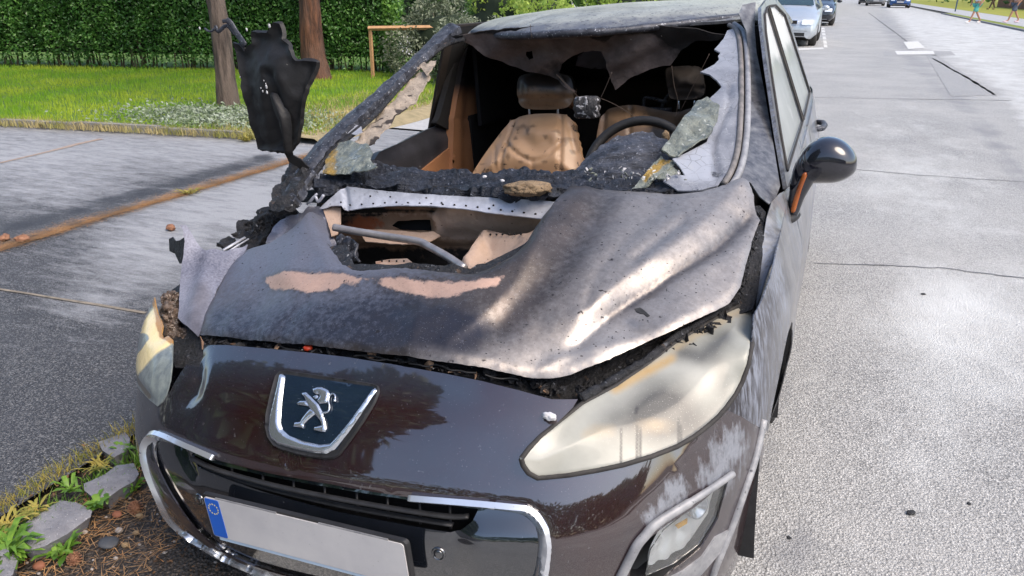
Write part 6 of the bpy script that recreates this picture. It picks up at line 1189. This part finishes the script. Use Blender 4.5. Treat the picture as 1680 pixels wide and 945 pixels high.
# ------------------------------------------------------------------ passers-by
def person(loc, rz, h, top, bottom, legs, shoe, label, stride=.3, longp=False):
    P = empty('person', loc, rz, label, 'person', 'people walking across the street'); k = h/1.78
    def skin(name, verts, edges, rad, m, par, sub=1):
        me = bpy.data.meshes.new(name); me.from_pydata([tuple(np.array(v)*k) for v in verts], edges, []); o = bpy.data.objects.new(name, me); COL.objects.link(o); md = o.modifiers.new('skin', 'SKIN'); md.use_smooth_shade = True
        for i, s in enumerate(me.skin_vertices[0].data): s.radius = (rad[i][0]*k, rad[i][1]*k) if isinstance(rad[i], tuple) else (rad[i]*k,)*2; s.use_root = i == 0
        o.modifiers.new('sub', 'SUBSURF').levels = sub; dg = bpy.context.evaluated_depsgraph_get(); m2 = bpy.data.meshes.new_from_object(o.evaluated_get(dg)); bpy.data.objects.remove(o); m2.materials.clear(); m2.materials.append(m)
        o = bpy.data.objects.new(name, m2); COL.objects.link(o); o.parent = par; return o
    s = stride
    V = [(0, 0, .95), (0, 0, 1.18), (0, 0, 1.40), (0, 0, 1.52), (0, -.01, 1.60), (0, -.02, 1.72), (.19, 0, 1.42), (.24, .10*s/.3, 1.14), (.24, -.02, .92), (.24, -.06, .80), (-.19, 0, 1.42), (-.24, -.10*s/.3, 1.14), (-.24, -.16, .92), (-.24, -.2, .80),
         (.09, 0, .88), (.10, -s*.45, .50), (.10, -s*.75, .10), (.10, -s*.75-.16, .04), (-.09, 0, .88), (-.10, s*.35, .50), (-.10, s*1.0, .14), (-.10, s*1.0-.12, .04)]
    E = [(0, 1), (1, 2), (2, 3), (3, 4), (4, 5), (2, 6), (6, 7), (7, 8), (8, 9), (2, 10), (10, 11), (11, 12), (12, 13), (0, 14), (14, 15), (15, 16), (16, 17), (0, 18), (18, 19), (19, 20), (20, 21)]
    R = [(.15, .10), (.14, .10), (.16, .10), .06, .08, .085, .06, .045, .035, .035, .06, .045, .035, .035, .085, .058, .04, .035, .085, .058, .04, .035]
    skin('body', V, E, R, legs, P); 
    skin('shirt', [V[0], V[1], V[2], (0, 0, 1.47), V[6], (.23, .06*s/.3, 1.24), V[10], (-.23, -.06*s/.3, 1.24)], [(0, 1), (1, 2), (2, 3), (2, 4), (4, 5), (2, 6), (6, 7)], [(.175, .125), (.165, .12), (.185, .12), .085, .08, .065, .08, .065], top, P)
    kn = .30 if longp else .52
    ends = [(.10, -s*.42, kn), (-.10, s*.34, kn)] if not longp else [V[16], V[20]]
    skin('trousers' if longp else 'shorts', [V[0], V[14], ends[0], V[18], ends[1]], [(0, 1), (1, 2), (0, 3), (3, 4)], [(.17, .125), .11, .095 if not longp else .06, .11, .095 if not longp else .06], bottom, P)
    for a in (V[17], V[21]):
        b = MB(); b.blob(np.array(a)*k+np.array([0, .03, .005])*k, np.array([.05, .14, .045])*k, .08, 2, 2); b.build('shoe', shoe, P)
    b = MB(); b.blob(np.array([0, -.005, 1.755])*k, np.array([.085, .10, .075])*k, .1, 4, 3); b.build('hair', m_matplastic, P)
fab = lambda n, c: M(n, c, tuple(q*.85 for q in c), 20, .85)
skn = M('sun_tanned_skin', (.42, .22, .14), (.38, .19, .12), 6, .5); p = atw(1597, 38); person(p, math.radians(-60), 1.95, fab('pale_shirt', (.62, .68, .74)), fab('teal_shorts', (.10, .42, .36)), skn, fab('white_shoe', (.75, .75, .75)), 'walker in teal shorts, pale shirt and white shoes stepping off the far verge', .42)
p = atw(1660, 37, z=GZ); person(p, math.radians(-70), 1.95, fab('rose_shirt', (.55, .40, .38)), fab('grey_shorts', (.10, .12, .16)), skn, fab('pink_shoe', (.65, .5, .55)), 'walker in dark grey shorts on the far pavement', .36)
p = atw(1626, 15.5, z=GZ+.01); person(p, math.radians(-80), 2.0, fab('white_top', (.75, .73, .72)), fab('brown_trousers', (.10, .07, .055)), skn, fab('dark_shoe', (.03, .03, .03)), 'distant walker in white top and dark trousers between the two in shorts', .3, True)
p = atw(1567, 19, z=GZ); PO = empty('sign_post', p, 0, 'thin blue-grey signpost on the far pavement', 'post'); b = MB(); b.tube([(0, 0, 0), (0, 0, 3.4)], .06, 10); b.build('pole', M('blue_grey_paint', (.12, .19, .26), None, 5, .5), PO)
b = MB(); b.prism(rrect(-.3, -.3, .3, .3, .05), (0, -.07, 3.1), (1, 0, 0), (0, 0, 1), (0, -1, 0), .01); b.build('sign_plate', m_grey, PO, False)
b = MB(); b.box((0, 0, 0), (.4, 60, 2.2)); o = b.build('far_fence', M('red_brown_boards', (.28, .12, .07), (.20, .09, .055), 2, .8), None, False); o.location = (19, 60, GZ); tag(o, 'low red-brown boundary wall behind the far lawn', 'wall')

# ------------------------------------------------------------------ small things near the viewer
m_weed = leafmat('weed_leaves', (.12, .26, .03), (.22, .38, .05), (.08, .18, .02), 30, .5, .3); m_yellow = leafmat('yellowed_weed', (.40, .32, .07), (.50, .40, .10), (.25, .26, .05), 25, .7, .3)
def weed(uv, z, n, L, w, label, m, seed, up=.6):
    q = np.random.default_rng(seed); c = atw(*uv, z=z); W_ = empty('weed', c, 0, label, 'weed', 'weeds and tufts along the kerb and joints'); b = MB()
    for k in range(n):
        a = q.uniform(0, 6.283); l = L*q.uniform(.5, 1.2); h = l*q.uniform(.2, up); ww = w*q.uniform(.6, 1.3); o = q.normal(0, L*.18, 2); d = np.array([math.cos(a), math.sin(a)]); nn_ = np.array([-d[1], d[0]])
        pr_ = [(0, 0, .35), (.35, .65, .9), (.7, 1., 1.), (1., .85, .1)]; V = []
        for t, hz, wz in pr_:
            for s in (-1, 0, 1): V.append((o[0]+d[0]*l*t+nn_[0]*ww*wz*s, o[1]+d[1]*l*t+nn_[1]*ww*wz*s, h*hz-(.25*ww*wz if s == 0 else 0)))
        b.add(V, [(i*3+s, i*3+s+1, i*3+s+4, i*3+s+3) for i in range(3) for s in (0, 1)])
    b.build('leaves', m, W_); return W_
weed((15, 915), .03, 110, .085, .009, 'large bright green weed tuft at the bottom left corner', m_weed, 1, .9); weed((95, 910), .02, 26, .06, .007, 'green weed sprawling below the big kerb stone', m_weed, 2, .7)
weed((162, 828), .05, 24, .045, .008, 'small leafy weed between the two kerb stones', m_weed, 3); weed((218, 805), .02, 26, .05, .006, 'green weed against the bumper beside the pine cone', m_weed, 4, .9); weed((118, 803), .06, 20, .04, .006, 'yellow-green weed at the far end of the big kerb stone', m_weed, 5, .8)
weed((204, 740), .05, 18, .035, .006, 'green sprig behind the upper kerb stone', m_weed, 7, .8); weed((18, 862), .06, 40, .06, .004, 'yellowed dry tuft on the pavement side of the kerb', m_yellow, 6, .5); weed((165, 766), .06, 40, .05, .003, 'straw-coloured dry tuft above the kerb stones', m_yellow, 8, .4); weed((60, 838), .06, 22, .045, .004, 'thin yellowed grass along the kerb edge', m_yellow, 9, .4)
weed((312, 318), PZ, 30, .10, .006, 'green and yellow weed growing in the needle strip', m_yellow, 10, .5); weed((405, 232), PZ, 40, .12, .006, 'yellow-green grass clump by the charred sheet', m_yellow, 11, .8)
m_cone = M('pine_cone_scale', (.20, .09, .05), (.33, .17, .10), 60, .8, bump=[(120, .5, .002)])
def cone(uv, r, seed, label):
    c = atw(*uv, z=.012+r*.7); C = empty('pine_cone', c, seed, label, 'pine cone', 'pine cones on the ground'); b = MB(); b.blob((0, 0, 0), (r*.7, r*.7, r*.8), .1, seed, 2)
    for k in range(70):
        t = (k+.5)/70; ph = math.acos(1-2*t); a = k*2.39996; d = np.array([math.sin(ph)*math.cos(a), math.sin(ph)*math.sin(a), math.cos(ph)]); e1 = np.cross(d, [0, .1, 1]); e1 /= np.linalg.norm(e1); e2 = np.cross(e1, d); p = d*r*.62; q = d*r*1.02+e2*r*.12; w = r*.2
        b.add([p-e1*w*.6, p+e1*w*.6, q+e1*w, q+e1*w*.3+d*r*.06, q-e1*w*.3+d*r*.06, q-e1*w, q-e2*r*.14], [(0, 1, 2, 3, 4, 5), (2, 6, 3), (3, 6, 4), (4, 6, 5)])
    b.build('scales', m_cone, C, False)
cone((222, 833), .020, 1, 'round pine cone touching the bumper by the green weed'); cone((122, 917), .018, 2, 'reddish pine cone below the big kerb stone at the bottom left')
m_peb = [M('ochre_pebble', (.28, .20, .11), None, 20, .7), M('pale_pebble', (.36, .33, .31), None, 20, .7), M('brick_chip', (.26, .10, .055), (.20, .08, .045), 20, .8), M('dark_stone', (.045, .05, .058), (.07, .075, .085), 20, .7)]
for u, v, r, k, lb in ((229, 846, .010, 0, 'ochre pebble just below the upper pine cone'), (192, 844, .013, 2, 'orange brick chip left of the upper pine cone'), (223, 874, .008, 0, 'small ochre pebble beside the bumper'), (205, 894, .009, 0, 'yellowish pebble right of the dark stone'), (195, 870, .010, 1, 'pale pebble above the dark stone'), (139, 873, .008, 1, 'white pebble below the edge of the big kerb stone'), (178, 890, .024, 3, 'flat dark stone lying on the soil'), (64, 928, .014, 2, 'orange brick chip at the bottom left by the weed'), (190, 916, .006, 1, 'tiny white pebble at the lower edge of the soil')):
    b = MB(); c = atw(u, v, z=.014+r*.4); b.blob((0, 0, 0), (r*1.25, r, r*.7 if k != 3 else r*.45), .25, u, 3, 1.6); o = b.build('pebble', m_peb[k]); o.location = tuple(c); tag(o, lb, 'pebble', 'pebbles and chips on the soil')
q = np.random.default_rng(40); b = MB()
for k in range(170):
    x, y = q.uniform(-1.0, -.40), q.uniform(-.35, .75); r_ = q.uniform(.002, .006); b.blob((x, y, .014), (r_*1.2, r_, r_*.7), .2, k, 1)
tag(b.build('grit', m_peb[1]), kind='stuff')
m_litter = leafmat('dead_leaf_litter', (.10, .055, .03), (.22, .12, .06), (.05, .035, .025), 40, .8, .1)
b = MB()
for k in range(900):
    x = q.uniform(-1.06, -.45) if k % 3 else q.normal(-1.06, .05); b.shard((x, q.uniform(-.4, 1.0), .012+q.uniform(0, .014)+(.042 if x < -1.07 else 0)), q.uniform(.002, .0075), k)
tag(b.build('leaf_litter', m_litter, None, False), kind='stuff')
blades('kerb_weeds', 900, lambda r, n: (lambda y: (-1.02+r.normal(0, .035, len(y)), y))(r.choice([-.05, .02, .10, .25, .32, .42, .52], n)+r.normal(0, .03, n)), .05, .0022, m_weed, 77, 1.2, 'stuff', .02)
blades('kerb_dry_grass', 1500, lambda r, n: (lambda y: (-1.17+r.normal(0, .022, len(y)), y))(r.uniform(-.3, 1.2, n)), .04, .0013, m_yellow, 78, 1.4, 'stuff', .045)
def scrap(name, P, size, m, label, cat, seed, fl=.25):
    b = MB(); b.blob((0, 0, 0), (size*1.4, size, size*fl), .55, seed, 3, 2.5); o = b.build(name, m); o.location = tuple(P); o.rotation_euler = (0, 0, seed*1.3); return tag(o, label, cat, {'cinder': 'dark scraps on the road', 'pine cone': 'pine cones on the ground', 'ash': 'white ash lumps on the car'}.get(cat))
scrap('road_cinder', atw(1495, 841, z=.005), .011, m_cutblack, 'dark curled cinder lying alone on the pale road', 'cinder', 3, .35); scrap('road_cinder', atw(1295, 882, z=.003), .006, m_cutblack, 'thin dark flake on the road near the front tyre', 'cinder', 4, .2); scrap('road_cinder', atw(1515, 482, z=.004), .010, m_cutblack, 'small dark speck on the road in the middle distance', 'cinder', 5, .3); scrap('road_cinder', atw(1590, 826, z=.002), .006, m_cutblack, 'faint dark streak on the road right of the curled cinder', 'cinder', 6, .12)
scrap('dry_cone', atw(280, 373, z=PZ+.02), .026, m_cone, 'brown cone beside the torn bonnet corner on the ashy pavement', 'pine cone', 7, .8); scrap('dry_cone', atw(37, 392, z=PZ+.02), .03, m_cone, 'reddish cone in the needle strip at the left edge', 'pine cone', 8, .8); scrap('dry_cone', atw(8, 390, z=PZ+.02), .03, m_cone, 'cone at the very left end of the needle strip', 'pine cone', 9, .7)
on = lambda f, u, v, d=.004: c2w(f(u, v)[0]+np.array([0, -.004, d]))
def flake(uv, f, pts, m, label, seed):
    b = MB(); P = np.array([on(f, uv[0]+x, uv[1]+y, .010) for x, y in pts]); c = P.mean(0); n = len(P); b.add([tuple(p-c) for p in P]+[tuple(p-c+[0, 0, -.002]) for p in P], [tuple(range(n)), tuple(range(n, 2*n))[::-1]]+[(i, (i+1) % n, n+(i+1) % n, n+i) for i in range(n)])
    o = b.build('burnt_flake', m, None, False); o.location = tuple(c); tag(o, label, 'flake')
hoodtop = lambda u, v: (lambda P: P+np.array([0, -.012, .02])+.022*fbm(P, 5, 3, 3)[:, None]*[0, -.3, .9])(HOOD(u, v))
flake((1057, 529), hoodtop, [(-13, -6), (-4, -8), (2, -4), (12, 6), (8, 8), (2, 3), (-4, 2), (-10, -1)], m_cutblack, 'pointed black flake on the bonnet above the roadside headlamp', 1)
scrap('ash_clump', on(LAMP, 903, 690, .012), .011, m_flake, 'white ash clump at the upper corner of the roadside headlamp', 'ash', 12, .8)
scrap('ash_clump', on(DA, 797, 305, .03), .006, m_flake, 'small white ash lump on the charred dashboard', 'ash', 13, .8); scrap('ash_clump', on(DA, 826, 312, .03), .007, m_flake, 'white ash flake beside the brown foam chunk', 'ash', 14, .6)
b = MB(); q = random.Random(3)
hp_ = np.array(hood_px, float); k = 0
while k < 290:
    u, v = q.uniform(330, 1250), q.uniform(300, 620)
    if not inpoly(np.array([u]), np.array([v]), hp_)[0] or (u < 800 and q.random() < .6) or dline(np.array([u]), np.array([v]), hp_, True)[0] < 8: continue
    k += 1; r_ = q.uniform(.0006, .0019); b.blob(on(hoodtop, u, v, -.001), (r_*1.4, r_, r_*.7), .3, k, 1)
tag(b.build('soot_crumbs', m_cutblack), kind='stuff')
q = random.Random(6); b = MB(); bk = MB()
for k in range(46):
    u = q.uniform(960, 1130); v = q.uniform(288, 311); r_ = q.uniform(.003, .010); (b if q.random() < .5 else bk).shard(on(DA, u, v, .022+q.uniform(0, .012)), r_, k)
tag(b.build('ash_flakes', m_flake), kind='stuff'); tag(bk.build('glass_crumbs', m_crumple), kind='stuff')
